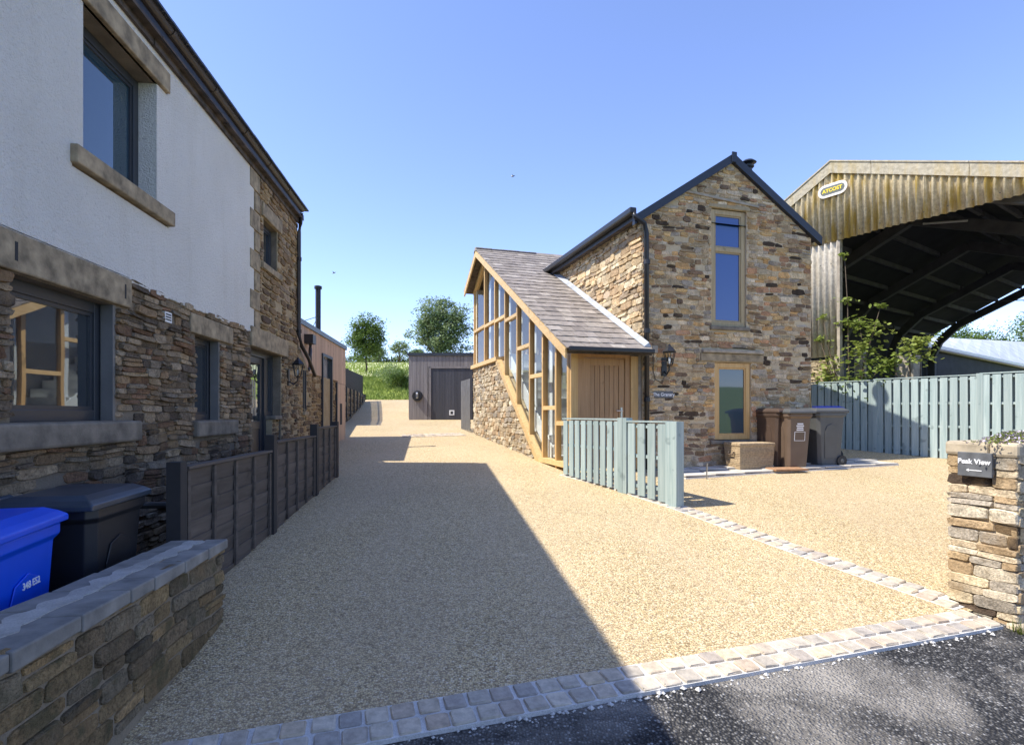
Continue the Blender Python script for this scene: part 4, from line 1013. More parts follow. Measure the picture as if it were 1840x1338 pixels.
# ================================================================== TEAL FENCES
def palisade(a, b_, z0f, z1, nsl, name, label, parent=None, sw_=.10, rails=3, post_a=False, post_b=True, back=True, step=None):
    a = Vector((*a, 0)); b_ = Vector((*b_, 0)); d = b_-a; L = d.length; d.normalize(); nrm = Vector((d.y, -d.x, 0))
    if nrm.dot(-a) < 0: nrm = -nrm
    F = lambda u, n, z: a+d*u+nrm*n+Vector((0, 0, z)); ang = math.atan2(d.y, d.x)
    r = parent or root(name, F(L/2, 0, z0f(F(L/2, 0, 0).y)), label, 'fence')
    n = nsl; 
    for k in range(n):
        u = (k+.5)*L/n; zb = z0f(F(u, 0, 0).y)+.03
        piece('slat', 'teal', r, F(u, .045, (zb+z1)/2-.01), (sw_, .02, z1-zb-.02+R.uniform(-.008, .004)), ang+R.uniform(-.015, .015), (0, R.uniform(-.006, .006)))
        if back and k < n-1:
            u2 = (k+1)*L/n; piece('slat', 'teal', r, F(u2, -.045, (zb+z1)/2-.01), (sw_*.8, .02, z1-zb-.02), ang)
    zbm = max(z0f(a.y), z0f(b_.y)) if True else 0
    for q in range(rails):
        z = zbm+.14+(z1-zbm-.2)*q/(rails-1)
        piece('rail', 'teal', r, F(L/2, 0, z), (L, .06, .045), ang)
    piece('capping', 'teal', r, F(L/2, 0, z1+.008), (L, .12, .022), ang)
    for (fl_, u) in ((post_a, 0), (post_b, L)):
        if fl_: zb = z0f(F(u, 0, 0).y)-.02; piece('post', 'teal', r, F(u, 0, (zb+z1+.035)/2), (.1, .13, z1-zb+.03), ang)
    return r
tf = palisade((.90, 9.42), (1.63, 8.17), zg, 1.50, 9, 'picket_fence', 'short pale teal slatted fence in front of the oak porch door', post_b=True, back=False, sw_=.112)
palisade((1.70, 8.06), (2.10, 7.40), zg, 1.475, 4, '', '', parent=tf, post_b=False, back=False, sw_=.135)
# broad end board and return of the near panel
fa = math.atan2(7.40-8.06, 2.10-1.70); fd = Vector((2.10-1.70, 7.40-8.06, 0)).normalized(); fn = Vector((-fd.y, fd.x, 0))
for o_, w in ((.09, .17),):
    c = Vector((2.10, 7.40, 0))+fd*.08; piece('end_board', 'teal', tf, (c.x-fn.x*-.0, c.y, (zg(c.y)+1.49)/2), (.19, .14, 1.49-zg(c.y)), fa)
piece('post', 'teal', tf, (1.665, 8.115, (zg(8.1)+1.53)/2), (.13, .12, 1.53-zg(8.1)), fa)
bf = root('board_fence', (8.5, 11.7, .84), 'tall teal hit and miss fence running in front of the open barn', 'fence')
zbf = lambda y: zg(y)-.03
f0 = Vector((7.15, 13.66, 0)); fdir = Vector((.57, -.8217, 0))
Ls = [0, 1.86, 1.86+2.0, 1.86+4.0]
q = [f0+fdir*(-.1), f0+fdir*1.62, f0+fdir*3.45, f0+fdir*5.3]
for i in range(3):
    z1 = 2.32+(.02*i)
    palisade(q[i].xy, q[i+1].xy, zbf, z1, 11, '', '', parent=bf, post_a=False, post_b=True, sw_=.125, rails=4)
    L = (q[i+1]-q[i]).length

# ================================================================== GATE PILLAR
pa, pb = Vector((3.44, 4.40, 0)), Vector((3.60, 3.96, 0)); pd = (pb-pa); PW = pd.length; pd.normalize(); pn = Vector((pd.y, -pd.x, 0))
if pn.dot(-pa) < 0: pn = -pn
FPi = lambda u, n, z: pa+pd*u+pn*n+Vector((0, 0, z))
pil = root('garden_wall', FPi(PW/2, -.5, .1), 'end of a pale sandstone garden wall beside the drive entrance', 'wall')
b = MB(); b.fbox(FPi, .02, PW-.02, -4, -.015, -.1, 1.33); pw = b.build('core', 'mortar', pil)
ps = rubble(lambda u, n, z: FPi(u, n-.015, z), 0, PW, .02, 1.27, hs=(.05, .105), ws=(.14, .38), joint=.003, proud=(.010, .028), pal=PAL_PIL, seed=17, wav=.012, rnd=4.2, jit=.05, miss=0, dark=.1)
FPn = lambda u, n, z: FPi(PW-.02+n, -u, z)      # near face, seen edge on
ps += rubble(FPn, 0, 3.5, .0, 1.27, hs=(.06, .115), ws=(.16, .42), joint=.005, proud=(.012, .03), pal=PAL_PIL, seed=18, wav=.01, rnd=4, jit=.04)
lay(ps, pw, 'stone_p', 300)
u = -.02
for (a, c) in ((-.01, PW*.62), (PW*.63, PW+.01)):
    b = MB(); b.fbox(FPi, a, c, -.36, .02, 1.275, 1.385); b.build('cope_stone', 'kerb', pil, bev=.025)
for k in range(6):
    b = MB(); b.fbox(FPi, 0, PW, -.38-k*.5-.48, -.38-k*.5, 1.275, 1.38+.01*R.random()); b.build('cope_stone', 'kerb', pil, bev=.025)
ps_ = root('direction_plaque', FPi(PW*.45, .03, 1.2), 'slate plaque lettered Peak View with a left arrow on the sandstone wall end', 'sign')
PA = math.atan2(pd.y, pd.x)
boxes('plate', 'slate', ps_, FPi, [(.105, .335, .028, .05, 1.125, 1.305)], bev=.003)
text('Peak View', .052, 'print', ps_, FPi(.218, .0525, 1.235), PA, bold=.0012)
b = MB(); b.fbox(FPi, .185, .27, .05, .0525, 1.168, 1.174); b.add([FPi(.185, .0525, 1.183), FPi(.165, .0525, 1.171), FPi(.185, .0525, 1.159)], [(0, 1, 2)]); b.build('arrow', 'print', ps_)
# kerb at pillar foot and flowers
kb = root('kerbstone', (3.75, 3.8, .0), 'pale kerbstone laid at the foot of the sandstone wall end', 'kerbstone')
b = MB(); b.fbox(FPi, PW-.05, PW+.1, -1.2, .05, -.08, .10); b.build('block', 'kerb', kb, bev=.015)
def flower_tuft(c, rx, ry, h, n, label):
    r = root('rock_plant', c, label, 'plant'); g = MB(); p = MB()
    for i in range(n):
        x, y = R.gauss(0, rx), R.gauss(0, ry); z = h*max(.1, 1-((x/rx)**2+(y/ry)**2)*.15)*R.uniform(.3, 1); q = Vector(c)+Vector((x, y, z)); s_ = .012
        d = Vector((R.uniform(-1, 1), R.uniform(-1, 1), R.uniform(0, 1))).normalized(); e = d.cross(Vector((.3, .2, 1))).normalized()
        t_ = g if R.random() < .5 else p
        t_.add([q-d*s_, q+e*s_*.7, q+d*s_, q-e*s_*.7], [(0, 1, 2, 3)])
    g.build('foliage', 'leaf3', r); p.build('blossom', 'petal', r)
fc_ = FPi(PW*.8, -.18, 1.38); flower_tuft(fc_, .11, .07, .09, 1500, 'lilac flowering rock plant on top of the sandstone wall')

# ================================================================== LOW WALL ON THE LEFT
wa = Vector((-2.10, 4.06, 0)); wd = Vector((.148, -1, 0)).normalized(); wnn = Vector((.989, .146, 0))
FW = lambda u, n, z: wa+wd*u+wnn*n+Vector((0, 0, z))
lwz = lambda u: .68+.035*u
lowr = root('low_wall', FW(1, -.17, .05), 'low stone wall topped with grey slabs beside the blue and black bins', 'wall')
b = MB(); b.hexa([FW(0.02, -.35, -.2), FW(3.6, -.35, -.2), FW(3.6, -.015, -.2), FW(.02, -.015, -.2), FW(.02, -.35, lwz(0)-.06), FW(3.6, -.35, lwz(3.6)-.06), FW(3.6, -.015, lwz(3.6)-.06), FW(.02, -.015, lwz(0)-.06)]); lwo_ = b.build('core', 'mortar_l', lowr)
ls = rubble(lambda u, n, z: FW(u, n-.015, z+.035*u), 0, 3.4, .0, .66, hs=(.07, .125), ws=(.16, .36), joint=.009, proud=(.004, .028), pal=PAL_WALL, seed=23, rnd=4.6, jit=.035, wav=.012, miss=0)
lay(ls, lwo_, 'stone_l')
for side in (0, 1):
    u = -.02
    while u < 3.4:
        l = R.uniform(.2, .42); n0, n1 = ((-.15, .02) if side == 0 else (-.37, -.225)); n0 += R.uniform(-.03, .03)*(side == 0); n1 += R.uniform(-.03, .03)*(side == 1)
        z0, z1 = lwz(u)-.065, lwz(u)
        b = MB(); u2 = u+l-.012
        b.hexa([FW(u, n0, z0), FW(u2, n0+R.uniform(-.015, .015), z0), FW(u2, n1, z0), FW(u, n1, z0), FW(u, n0, lwz(u)), FW(u2, n0+R.uniform(-.015, .015), lwz(u2)), FW(u2, n1, lwz(u2)), FW(u, n1, lwz(u))]); b.build('cope_stone', 'cope', lowr, bev=.008); u += l
b = MB(); b.hexa([FW(0, -.34, lwz(0)-.06), FW(3.5, -.34, lwz(3.5)-.06), FW(3.5, -.0, lwz(3.5)-.06), FW(0, -.0, lwz(0)-.06), FW(0, -.34, lwz(0)-.006), FW(3.5, -.34, lwz(3.5)-.006), FW(3.5, -.0, lwz(3.5)-.006), FW(0, -.0, lwz(0)-.006)]); b.build('mortar_bed', 'mortar_l', lowr)
mb_ = MB(); e0 = []; e1 = []
for k in range(90):
    u = .03+k*.038; w0 = .03+.05*abs(noise.noise(Vector((u*5, 1, 0))))*2+R.uniform(0, .012); w1 = .03+.05*abs(noise.noise(Vector((u*5, 7, 0))))*2+R.uniform(0, .012); e0.append(FW(u, -.187+w0, lwz(u)+.004)); e1.append(FW(u, -.187-w1, lwz(u)+.004))
n_ = len(e0); mb_.add(e0+e1+[q-Vector((0, 0, .02)) for q in e0+e1], [(i, i+1, n_+i+1, n_+i) for i in range(n_-1)]+[(i, i+1, 2*n_+i+1, 2*n_+i) for i in range(n_-1)]+[(n_+i, n_+i+1, 3*n_+i+1, 3*n_+i) for i in range(n_-1)]); mb_.build('mortar_fillet', 'mortar_f', lowr)

# ================================================================== DARK LAP FENCE
FA = Vector((-2.12, 0, 0)); FL = lambda u, n, z: Vector((-2.12-.089*u, u, z))+Vector((.996, .0886, 0))*n
lf = root('lap_fence', FL(6.5, 0, .3), 'stepped dark brown lap panel fence in front of the rendered house', 'fence')
LA = math.atan2(1, -.089)
panels = [(4.22, 6.08, 1.18, .10), (6.24, 7.9, 1.27, .26), (8.04, 9.2, 1.38, .42)]
for (ua, ub, zt_, zb) in panels:
    z = zt_-.03; k = 0
    while z > zb-.12:
        h = .135; zc = z-h/2
        piece('lap_board', 'fencedark', lf, FL((ua+ub)/2, .0, zc), (ub-ua, .014, h+.03), LA, (0 + .09, 0)); z -= h; k += 1
    n = max(3, round((ub-ua)/.45))
    for k in range(n+1):
        u = ua+.03+(ub-ua-.06)*k/n; zb_ = zg(FL(u, 0, 0).y)+.02; piece('batten', 'fencedark', lf, FL(u, .024, (zt_+zb_)/2-.01), (.045, .022, zt_-zb_-.02), LA)
        piece('batten', 'fencedark', lf, FL(u, -.026, (zt_+zb_)/2-.01), (.045, .022, zt_-zb_-.02), LA)
    piece('capping', 'fencedark', lf, FL((ua+ub)/2, 0, zt_+.004), (ub-ua, .09, .022), LA)
for (u, zt_) in ((4.13, 1.24), (6.16, 1.36), (7.97, 1.44), (9.26, 1.46)):
    zb = zg(FL(u, 0, 0).y)-.1; piece('post', 'postdark', lf, FL(u, 0, (zt_+zb)/2), (.1, .1, zt_-zb), LA)

# gravel bed between fence and house
b = MB(); uu = lin(1.2, 9.9, 12)
vs = []
for u in uu:
    y = u; vs += [(-2.2-.089*u+(.0 if u > 4 else -.25), y, zg(y)+.012), (-2.8-.105*u+.0, y, zg(y)+.012)]
b.add(vs, [(i*2, i*2+1, i*2+3, i*2+2) for i in range(len(uu)-1)]); b.build('gravel_bed', 'soil', kind='structure')
b = MB()
for i in range(2600):
    u = R.uniform(3.3, 6.2); n = R.uniform(0, 1); x = (-2.2-.089*u-.02)*(1-n)+(-2.8-.105*u+.02)*n; s_ = R.uniform(.008, .02); z = zg(u)+.012+s_*.4
    vs = [(x+s_*math.cos(a)*R.uniform(.7, 1.2), u+s_*math.sin(a)*R.uniform(.7, 1.2), z) for a in (0, 1.57, 3.14, 4.71)]
    b.add([*vs, (x, u, z+s_*.6)], [(4, 0, 1), (4, 1, 2), (4, 2, 3), (4, 3, 0)])
b.build('gravel', 'cope', kind='stuff')
b = MB(); b.tube([(-2.9, 3.9, .95), (-2.62, 4.25, .90)], .025, 8); tag(b.build('waste_pipe', 'black'), 'short black pipe between the black bin and the lap fence', 'pipe')

# ================================================================== BINS
def wheelie(label, group, body_m, lid_m, loc, rz, ajar=0, h=1.07, marks=None, wx=1.0):
    r = root('wheelie_bin', loc, label, 'wheelie bin', group)
    L0 = Vector(loc)
    rot = Matrix.Rotation(rz, 3, 'Z')
    def bld(mb, name, mat, parent=r, bev=0, smooth=False):
        for i, v in enumerate(mb.v): mb.v[i] = L0 + rot @ Vector((v.x*wx, v.y, v.z))
        return mb.build(name, mat, parent, bev=bev, smooth=smooth)
    b = MB(); S = [(.215, -.22, .25, .0), (.225, -.235, .26, .06), (.265, -.30, .31, .9), (.285, -.33, .34, .93), (.285, -.33, .34, .985)]
    vs = []
    for (hx, yf, yb, z) in S:
        c_ = .05
        for (x, y) in ((-hx+c_, yf), (hx-c_, yf), (hx, yf+c_), (hx, yb-c_), (hx-c_, yb), (-hx+c_, yb), (-hx, yb-c_), (-hx, yf+c_)): vs.append((x, y, z))
    b.add(vs, [(j*8+i, j*8+(i+1) % 8, (j+1)*8+(i+1) % 8, (j+1)*8+i) for j in range(4) for i in range(8)]+[tuple(range(8))[::-1], tuple(32+i for i in range(8))])
    bo = bld(b, 'body', body_m, bev=.006)
    # moulded panels on the sides and ribs
    b = MB(); Id = lambda u, n, z: Vector((u, n, z))
    for sx in (-1, 1):
        b = MB(); pts = [(-.13, .15), (.13, .15), (.15, .62), (.11, .74), (0, .78), (-.11, .74), (-.15, .62)]
        b.prism([(sx*(.222+.048*z/.9), y, z) for y, z in pts], (sx*.008, 0, 0))
        bld(b, 'side_panel', body_m, bo, bev=.004)
    # lid
    b = MB(); lp = [(-.30, -.37, 0), (.30, -.37, 0), (.30, .36, 0), (-.30, .36, 0)]
    vs = []
    for (e, z) in ((0, .985), (0, 1.02), (.04, 1.045), (.10, 1.07)):
        vs += [(-.30+e, -.375+e, z), (.30-e, -.375+e, z), (.30-e, .355-e*.5, z+.005), (-.30+e, .355-e*.5, z+.005)]
    if ajar:
        vs = [(x, .36+(y-.36)*math.cos(ajar)-(z-.99)*math.sin(ajar)*0, z+(.36-y)*math.sin(ajar)) for (x, y, z) in vs]
    b.add(vs, [(j*4+i, j*4+(i+1) % 4, (j+1)*4+(i+1) % 4, (j+1)*4+i) for j in range(3) for i in range(4)]+[(3, 2, 1, 0), (12, 13, 14, 15)])
    lo = bld(b, 'lid', lid_m, bev=.008)
    b = MB(); b.tube([(-.2, .345, .93), (-.2, .42, 1.0), (.2, .42, 1.0), (.2, .345, .93)], .016, 8); bld(b, 'handle', body_m)
    for sx in (-1, 1):
        b = MB(); b.lathe((sx*.235, .235, .1), [(.05, -.03*sx), (.1, -.028*sx), (.1, .028*sx), (.05, .03*sx)], 20, 'x'); w = bld(b, 'wheel', 'rubber', smooth=False)
        b = MB(); b.lathe((sx*.262, .235, .1), [(.045, 0), (.02, .012*sx)], 14, 'x'); bld(b, 'hub', 'bingrey', w)
    b = MB(); b.tube([(-.25, .235, .1), (.25, .235, .1)], .012, 8); bld(b, 'axle', 'steel')
    if marks: marks(r, bo, lambda x, y, z: L0+rot @ Vector((x, y, z)), rz)
    return r
GB = 'bins behind the low wall'; GB2 = 'bins beside the granary gable'
def blue_mark(r, bo, T, rz):
    o = text('348 E52', .05, 'print', bo, T(.2690, .03, .72), rz+math.pi/2, bold=.001)
    o.rotation_euler = (rad(90-3.2), 0, rz+math.pi/2)
wheelie('blue wheelie bin with white numbers printed on its side', GB, 'blue', 'blue', (-2.74, 2.78, .0), rad(16), marks=blue_mark)
wheelie('black wheelie bin next to the blue bin, nearest the low wall', GB, 'binblack', 'binlid', (-2.84, 3.62, .03), rad(9))
wheelie('black wheelie bin pushed against the house, only its lid showing', GB, 'binblack', 'binlid', (-3.42, 3.15, .05), rad(2))
def brown_mark(r, bo, T, rz):
    b = MB()
    def q(x0, x1, z0, z1):
        yy = lambda z: -.237-(z-.06)*.0775-.003
        b.hexa([T(x0, yy(z0)+.002, z0), T(x1, yy(z0)+.002, z0), T(x1, yy(z0), z0), T(x0, yy(z0), z0), T(x0, yy(z1)+.002, z1), T(x1, yy(z1)+.002, z1), T(x1, yy(z1), z1), T(x0, yy(z1), z1)])
    for k, w in enumerate((.055, .07, .06, .065)): q(-w, w, .79-k*.036, .812-k*.036)
    for (a, c, d, e) in ((-.1, -.092, .5, .66), (.092, .1, .5, .66), (-.1, .1, .655, .662), (-.1, .1, .5, .507)): q(a, c, d, e)
    b.build('label_print', 'print', bo)
def grey_mark(r, bo, T, rz):
    o = text('167', .075, 'print', bo, T(-.2855, 0, .83), rz-math.pi/2, bold=.001); o.location = T(-.272, .03, .84)-root_loc(bo)
wheelie('brown wheelie bin with white printed label, standing behind the wicker trunk', GB2, 'binbrown', 'bingrey', (5.06, 10.12, .61), rad(6), marks=brown_mark, wx=.84)
wheelie('dark brown wheelie bin half hidden between the gable and the brown bin', GB2, 'bindbrown', 'bindbrown', (4.84, 10.32, .62), rad(16), wx=.66)
wheelie('grey wheelie bin side on with its wheels to the right', GB2, 'bingrey', 'bingrey', (5.78, 10.42, .625), rad(-76), marks=None)
wheelie('blue lidded wheelie bin standing behind the grey and brown bins', GB2, 'binblack', 'bluelid', (6.18, 11.2, .67), rad(-72), h=1.1)

# ================================================================== GRANARY FORECOURT
# paving slabs in front of the gable
pvb = MB(); Fp = lambda u, n, z: GP(u, -n, z)
pv = MB(); L_ = [(0.3, 0), (4.9, 0), (4.9, .85), (.3, .85)]
vs = [GP(a, -n_, 0) for a, n_ in L_]; vs = [Vector((v.x, v.y, zg(v.y)+.02)) for v in vs]
pv.prism(vs, (0, 0, -.08)); pvo = pv.build('paving', 'mortar_w', kind='structure')
for i in range(8):
    for j in range(2):
        c = GP(.30+(i+.5)*.575, -.0-(j+.5)*.425, 0); o = piece('paving_slab', 'paving', pvo, (c.x, c.y, zg(c.y)+.024+R.uniform(0, .002)), (.562, .412, .02), GA)
bk = root('wicker_trunk', (4.25, 10.0, .6), 'lidded pale wicker trunk on the paving under the gable window', 'basket')
KA = Vector((3.98, 9.72, 0)); FK = lambda u, n, z: KA+tu*u+su*n+Vector((0, 0, z+.615))
def taper(F, u0, u1, n0, n1, z0, z1, e): 
    b = MB(); b.hexa([F(u0+e, n0+e, z0), F(u1-e, n0+e, z0), F(u1-e, n1-e, z0), F(u0+e, n1-e, z0), F(u0, n0, z1), F(u1, n0, z1), F(u1, n1, z1), F(u0, n1, z1)]); return b
b = taper(FK, 0, .74, 0, .42, 0, .40, .02)
for k in range(13):
    z = .02+k*.031; e = .02*(1-z/.4)-.004; b.fbox(FK, e, .74-e, e, .42-e, z, z+.018)
b.build('body', 'wicker', bk, bev=.004)
b = MB(); b.fbox(FK, -.012, .752, -.012, .432, .405, .46); b.build('lid', 'wicker', bk, bev=.015)
b = MB(); b.tube([FK(-.015, .14, .3), FK(-.03, .16, .25), FK(-.03, .26, .25), FK(-.015, .28, .3)], .013, 8); b.build('handle', 'binbrown', bk)
o = piece('door_mat', 'mat', bf, (0, 0, 0), (1, 1, 1)); o.parent = None; o.location = (4.80, 9.72, zg(9.72)+.05); o.scale = (.62, .3, .03); o.rotation_euler = (.03, 0, GA-.12); tag(o, 'flat brown board lying on the paving in front of the wicker trunk', 'board')
b = MB(); b.tube([(3.18, 9.1, zg(9.1)-.05), (3.19, 9.1, zg(9.1)+.26)], .012, 8); tag(b.build('steel_peg', 'steel'), 'thin metal peg standing at the edge of the paving', 'peg')
b = MB(); b.tube([GP(3.72, -.12, .64), GP(3.62, -.05, 2.0)], .012, 6); tag(b.build('broom_handle', 'oak'), 'thin wooden pole leaning on the gable corner behind the bins', 'pole')

# ================================================================== PLANTS
def leafcloud(mb, c, rx, ry, rz_, nclump, nleaf, size, seed, cr=.22, hollow=.45, elong=1.6):
    r = random.Random(seed); c = Vector(c)
    for i in range(nclump):
        while True:
            d = Vector((r.gauss(0, 1), r.gauss(0, 1), r.gauss(0, 1))).normalized()
            k = r.uniform(hollow, 1.0)*(1+.55*noise.noise(d*1.9+Vector((seed, 0, 0))))
            if True: break
        q = c+Vector((d.x*rx*k, d.y*ry*k, d.z*rz_*k)); R_ = cr*r.uniform(.6, 1.3)
        for j in range(nleaf):
            e = Vector((r.gauss(0, 1), r.gauss(0, 1), r.gauss(0, .7)))*R_*.55; p = q+e
            a = Vector((r.uniform(-1, 1), r.uniform(-1, 1), r.uniform(-.5, .6))).normalized()*size*r.uniform(.6, 1.2); w = a.cross(Vector((r.uniform(-.6, .6), r.uniform(-.6, .6), 1))).normalized()*a.length/elong
            mb.add([p-a*.5, p+w*.5, p+a*.5, p-w*.5], [(0, 1, 2, 3)])
def tree(base, h, th, rx, rz_, mat, label, seed, nclump=120, nleaf=40, size=.13, tr=.09, name='tree', cat='tree', cz=None, group=None, cr=.4, ry=None):
    base = Vector(base); r = root(name, base, label, cat, group); rr = random.Random(seed)
    b = MB(); b.tube([base-Vector((0, 0, .3)), base+Vector((.03, 0, th*.5)), base+Vector((-.04, .02, th)), base+Vector((.02, 0, h*.8))], [tr, tr*.85, tr*.65, tr*.2], 10); tk = b.build('trunk', 'bark', r, smooth=True)
    cc = base+Vector((0, 0, cz if cz else (th*.8+h)/2))
    b = MB()
    for k in range(9):
        a = rr.uniform(0, 6.28); z0 = th*rr.uniform(.7, 1.3); e = cc+Vector((math.cos(a)*rx*.75, math.sin(a)*rx*.75, rr.uniform(-.4, .7)*rz_))
        s = base+Vector((0, 0, z0)); m = (s+e)/2+Vector((0, 0, -.1*rx)); b.tube([s, m, e], [tr*.45, tr*.3, tr*.1], 6)
    b.build('limbs', 'bark', r, smooth=True)
    b = MB(); leafcloud(b, cc, rx, ry or rx, rz_, nclump, nleaf, size, seed, cr=cr); b.build('crown', mat, r); return r
tree((-11.0, 42, zg(42)-.1), 4.5, 1.1, 1.4, 1.65, 'leaf1', 'slender dark green tree on the grass bank left of the garage', 3, 230, 60, .16, .08, cz=2.65, cr=.42)
tree((-5.2, 41, zg(41)-.1), 6.0, 1.6, 2.1, 2.3, 'leaf2', 'large rounded silvery green tree rising behind the garage', 5, 300, 56, .2, .14, cz=3.2, cr=.5)
for i, (x, y, h, rx, lb) in enumerate(((-17, 84, 3.6, 1.6, 'far round tree on the field edge, nearer the large silvery tree'), (-20.6, 86, 2.8, 1.4, 'small far tree on the field edge, close behind the slender tree'), (-15, 88, 2.2, 1.0, 'lowest far bush on the field edge beside the garage roof'))):
    tree((x, y, zg(y)-.2), h, .5, rx, h*.42, 'leaf2', lb, 50+i, 60, 30, .3, .08, cz=h*.6, cr=.5)
def bush(c, rx, ry, rz_, mat, label, seed, n=120, nl=40, size=.1, name='bush'):
    r = root(name, c, label, 'bush'); b = MB(); leafcloud(b, Vector(c)+Vector((0, 0, rz_*.6)), rx, ry, rz_, n, nl, size, seed, cr=.3, hollow=.2); b.build('foliage', mat, r)
    b = MB()
    for k in range(6): a = k*1.05; b.tube([Vector(c)-Vector((0, 0, .1)), Vector(c)+Vector((math.cos(a)*rx*.5, math.sin(a)*ry*.5, rz_))], [.03, .01], 5)
    b.build('stems', 'bark', r)
bush((-6.9, 34.3, zg(34.3)), 1.3, .9, .8, 'leaf4', 'dense green bush at the top of the drive beside the garage', 61)
bush((-10.2, 34.2, zg(34.2)-.2), .8, .7, .45, 'leaf4', 'low weedy bush on the bank by the dark fence', 62, 70)
bush((-7.6, 36.0, zg(36.0)), 1.2, .8, .75, 'leaf2', 'second green bush higher up the bank beside the garage', 63, 90)
# grass on the bank and hay in the field
b = MB()
for i in range(16000):
    if i % 4: y = R.uniform(31, 40); x = R.uniform(-14, -3)
    else: y = R.uniform(40, 84); x = -y*R.uniform(.16, .35)
    z = zg(y)-.1; h = R.uniform(.08, .3)*(1 if y < 40 else 1.4); a = R.uniform(0, 3.14); w = .03*(1 if y < 40 else 1.8); l = R.uniform(-.1, .1)
    b.add([(x-math.cos(a)*w, y-math.sin(a)*w, z), (x+math.cos(a)*w, y+math.sin(a)*w, z), (x+l, y+l, z+h)], [(0, 1, 2)])
b.build('long_grass', 'leaf3', kind='stuff')
b = MB(); leafcloud(b, (-24, 88, zg(88)), 14, 1, .9, 320, 30, .35, 77, cr=.7); b.build('hedge_row', 'leaf4', kind='stuff')
# trees beyond the barn
for i, (x, y, h, rx, lb) in enumerate(((47, 58, 7.6, 4.2, 'rounded green tree far beyond the barn, above the pale shed roof'), (55, 58, 7.8, 4.4, 'green tree at the picture edge beyond the barn opening'), (60, 60, 10, 5, 'tall green tree beyond the barn farthest along the shed roof'))):
    tree((x, y, 3.6), h, 1.5, rx, h*.42, 'leaf4', lb, 90+i, 200, 46, .3, .2, cz=h*.58, cr=.8)
bush((44, 66, 5), 9, 4, 4.5, 'leaf4', 'broad low shrubbery beyond the barn, left of the far trees', 99, 240, 40, .35)
# saplings in front of the barn
def sapling(base, stems, label, seed, mat='leaf3', ls=.115):
    r = root('sapling', base, label, 'tree'); rr = random.Random(seed); b = MB(); lf_ = MB(); B_ = Vector(base)
    for (pts, lv) in stems:
        P_ = [B_+Vector((p_[0]*bu.x, p_[0]*bu.y, p_[1])) + ba*(p_[2] if len(p_) > 2 else 0) for p_ in pts]
        b.tube(P_, [.022-.016*i/(len(P_)-1) for i in range(len(P_))], 6)
        for (f, n, spread) in lv:
            i = min(len(P_)-2, int(f*(len(P_)-1))); q = P_[i].lerp(P_[i+1], f*(len(P_)-1)-i)
            for k in range(int(n*1.7)):
                d = Vector((rr.gauss(0, 1), rr.gauss(0, 1), rr.gauss(0, .6)))*spread; c = q+d
                a = Vector((rr.uniform(-1, 1), rr.uniform(-1, 1), rr.uniform(-.7, .2))).normalized()*ls*rr.uniform(.6, 1.2); w = a.cross(Vector((rr.uniform(-.5, .5), rr.uniform(-.5, .5), 1))).normalized()*a.length*.36
                lf_.add([c, c+a*.35+w, c+a*.75+w*.7, c+a, c+a*.75-w*.7, c+a*.35-w, c+a*.5-Vector((0, 0, ls*.08))], [(0, 1, 6), (1, 2, 6), (2, 3, 6), (3, 4, 6), (4, 5, 6), (5, 0, 6)])
    b.build('stems', 'bark', r, smooth=True); lf_.build('foliage', mat, r)
sb_ = BP(.75, -.08, .84)
sapling(sb_, [([(0, 0), (-.03, 2.2), (-.05, 3.3), (-.12, 4.5)], [(.55, 30, .13), (.70, 14, .10), (1, 12, .05)]),
              ([(0, .2), (-.3, 1.6), (-.5, 2.4), (-.62, 3.1)], [(.5, 40, .18), (.75, 8, .1), (1, 12, .05)]),
              ([(0, .3), (.25, 1.7), (.5, 2.6), (.66, 3.2)], [(.45, 50, .2), (.7, 50, .18), (1, 16, .06)]),
              ([(0, .5), (-.45, 1.5), (-.6, 1.7)], [(.8, 60, .17), (.5, 30, .15)]), ([(0, .5), (.3, 1.6), (.25, 2.5), (.2, 2.95)], [(.6, 60, .17), (.9, 36, .12)]),
              ([(0, .4), (.5, 1.6), (.8, 1.9)], [(.8, 50, .18), (.5, 40, .2)]), ([(0, .3), (-.55, 2.1), (-.72, 2.65)], [(.95, 12, .06)]), ([(0, .3), (.1, 1.5)], [(.8, 90, .28), (.95, 60, .22)])],
        'tall spindly sapling with bright leaves growing behind the teal fence', 5)
sb2 = BP(2.05, -.05, .84)
sapling(sb2, [([(0, 0), (.1, 1.5), (.12, 2.3)], [(.8, 50, .15), (1, 60, .13)]), ([(0, .3), (-.35, 1.6), (-.4, 2.0)], [(.9, 40, .12)]), ([(0, .2), (-.6, 1.4)], [(.95, 45, .13)]), ([(0, .2), (.7, 1.45)], [(.95, 22, .1)]), ([(0, .2), (-.1, 1.9), (-.1, 2.25)], [(.95, 40, .13)])],
        'shorter leafy sapling in front of the broad concrete pier', 8)
# small weed at pillar foot
b = MB()
for i in range(26):
    c = FPi(PW+.02+R.uniform(-.02, .05), .06+R.uniform(0, .03), .06); a = Vector((R.uniform(-.02, .02), R.uniform(-.02, .02), R.uniform(.05, .14))); w = Vector((.006, .004, 0)); b.add([c-w, c+w, c+a], [(0, 1, 2)])
b.build('weed', 'leaf3', kind='stuff')

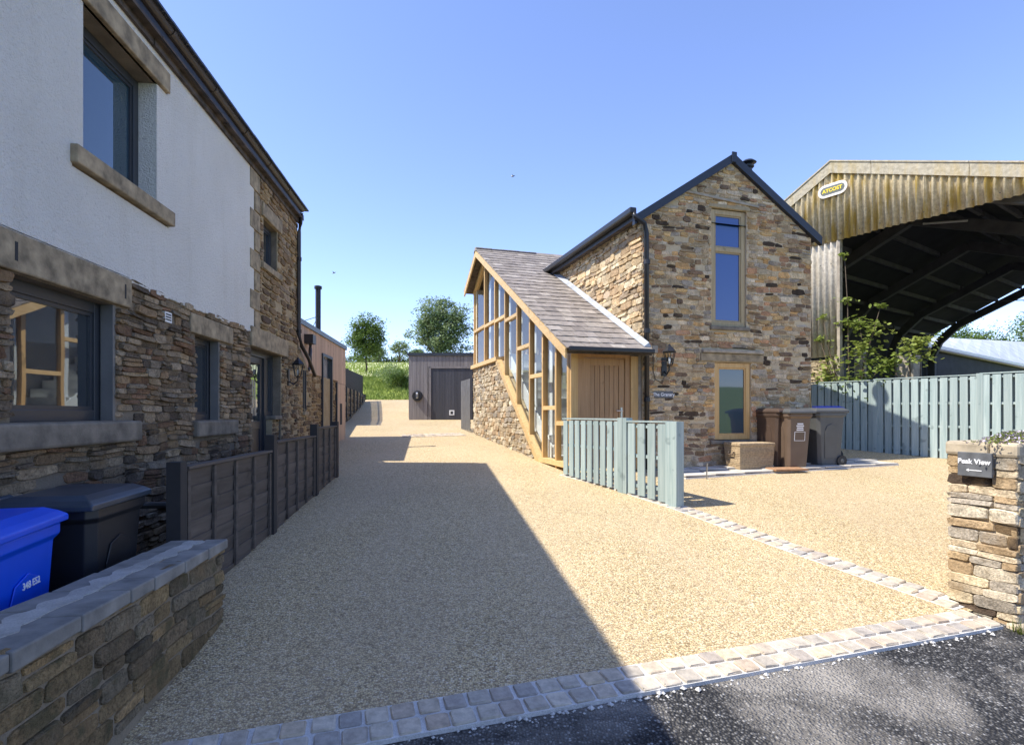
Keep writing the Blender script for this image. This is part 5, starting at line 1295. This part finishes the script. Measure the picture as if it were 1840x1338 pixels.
# ================================================================== BEYOND THE BARN
sh = root('farm_shed', (30, 36, 3.4), 'long farm shed with pale sheet roof seen through the barn', 'shed')
E1, E2, T1, T2 = Vector((22.0, 29.6, 5.27)), Vector((45.2, 46, 4.95)), Vector((25.2, 34, 6.19)), Vector((52, 54.5, 8.4))
E1 = E1+(E1-E2)*.1; T1 = T1+(T1-T2)*.1
nsh = 14
for k in range(nsh):
    f0_, f1_ = k/nsh, (k+1)/nsh-.0004
    b = MB(); b.prism([E1.lerp(E2, f0_), E1.lerp(E2, f1_), T1.lerp(T2, f1_), T1.lerp(T2, f0_)], (0, 0, .08)); b.build('roof_sheet', 'roofgrey', sh)
b = MB(); b.prism([E1+Vector((0, 0, -.12)), E2+Vector((0, 0, -.12)), E2+Vector((0, 0, -.0)), E1+Vector((0, 0, -.0))], (.05, -.08, 0)); b.build('fascia', 'whitep', sh)
b = MB(); b.tube([E1+Vector((.05, -.1, -.22)), E2+Vector((.05, -.1, -.22))], .09, 8); b.build('gutter', 'binbrown', sh)
b = MB(); b.prism([Vector((E1.x, E1.y, 2)), Vector((E2.x, E2.y, 2)), E2-Vector((0, 0, .1)), E1-Vector((0, 0, .1))], (.3, .3, 0)); b.build('wall', 'asbroof', sh)
b = MB(); b.prism([Vector((T1.x, T1.y, 2)), Vector((T2.x, T2.y, 2)), T2-Vector((0, 0, .1)), T1-Vector((0, 0, .1))], (.3, .3, 0)); b.build('far_wall', 'asbroof', sh)
b = MB(); pts = []
for k in range(9): f = k/8; pts.append(Vector((15.6+f*16, 23+f*3, 6.2+f*1.1-.5*4*f*(1-f)*.3)))
b.tube(pts, .02, 5); tag(b.build('overhead_cable', 'black'), 'thin dark overhead cable crossing the sky beyond the barn opening', 'cable')
yd = MB(); yd.add([(7.2, 13.85, zg(13.85)+.01), (9.0, 11.25, zg(11.25)+.01), (12.5, 6.2, zg(6.2)+.01), (60, 30, 2.6), (50, 60, 3.5), (14, 30, 2.0), (3, 20, 1.1)], [(0, 1, 2, 3, 4, 5, 6)]); yd.build('farm_yard', 'soil', kind='structure')

# birds
for (x, y, z, lb) in ((.05, 28, 13.5, 'small dark bird flying high over the middle of the drive'), (-9.6, 30, 9.15, 'tiny dark bird flying low in the sky near the tall flue')):
    b = MB(); c = Vector((x, y, z)); b.tube([c-Vector((.1, 0, .03)), c, c+Vector((.1, 0, .04))], [.008, .03, .01], 6)
    b.add([c+Vector((.03, 0, 0)), c+Vector((-.03, .02, 0)), c+Vector((-.09, .1, .1)), c+Vector((.03, 0, .02))], [(0, 1, 2), (3, 2, 1), (0, 2, 3)]); b.add([c+Vector((.03, 0, 0)), c+Vector((-.03, -.02, 0)), c+Vector((-.05, -.1, .08)), c+Vector((.03, 0, .02))], [(0, 2, 1), (3, 1, 2), (0, 3, 2)])
    tag(b.build('bird', 'black'), lb, 'bird')
# behind the viewer: hedge and far field trees that the panes reflect
b = MB(); leafcloud(b, (6, -16, .6), 22, 1.2, 1.5, 500, 30, .3, 123, cr=.7); b.build('roadside_hedge', 'leaf4', kind='stuff')
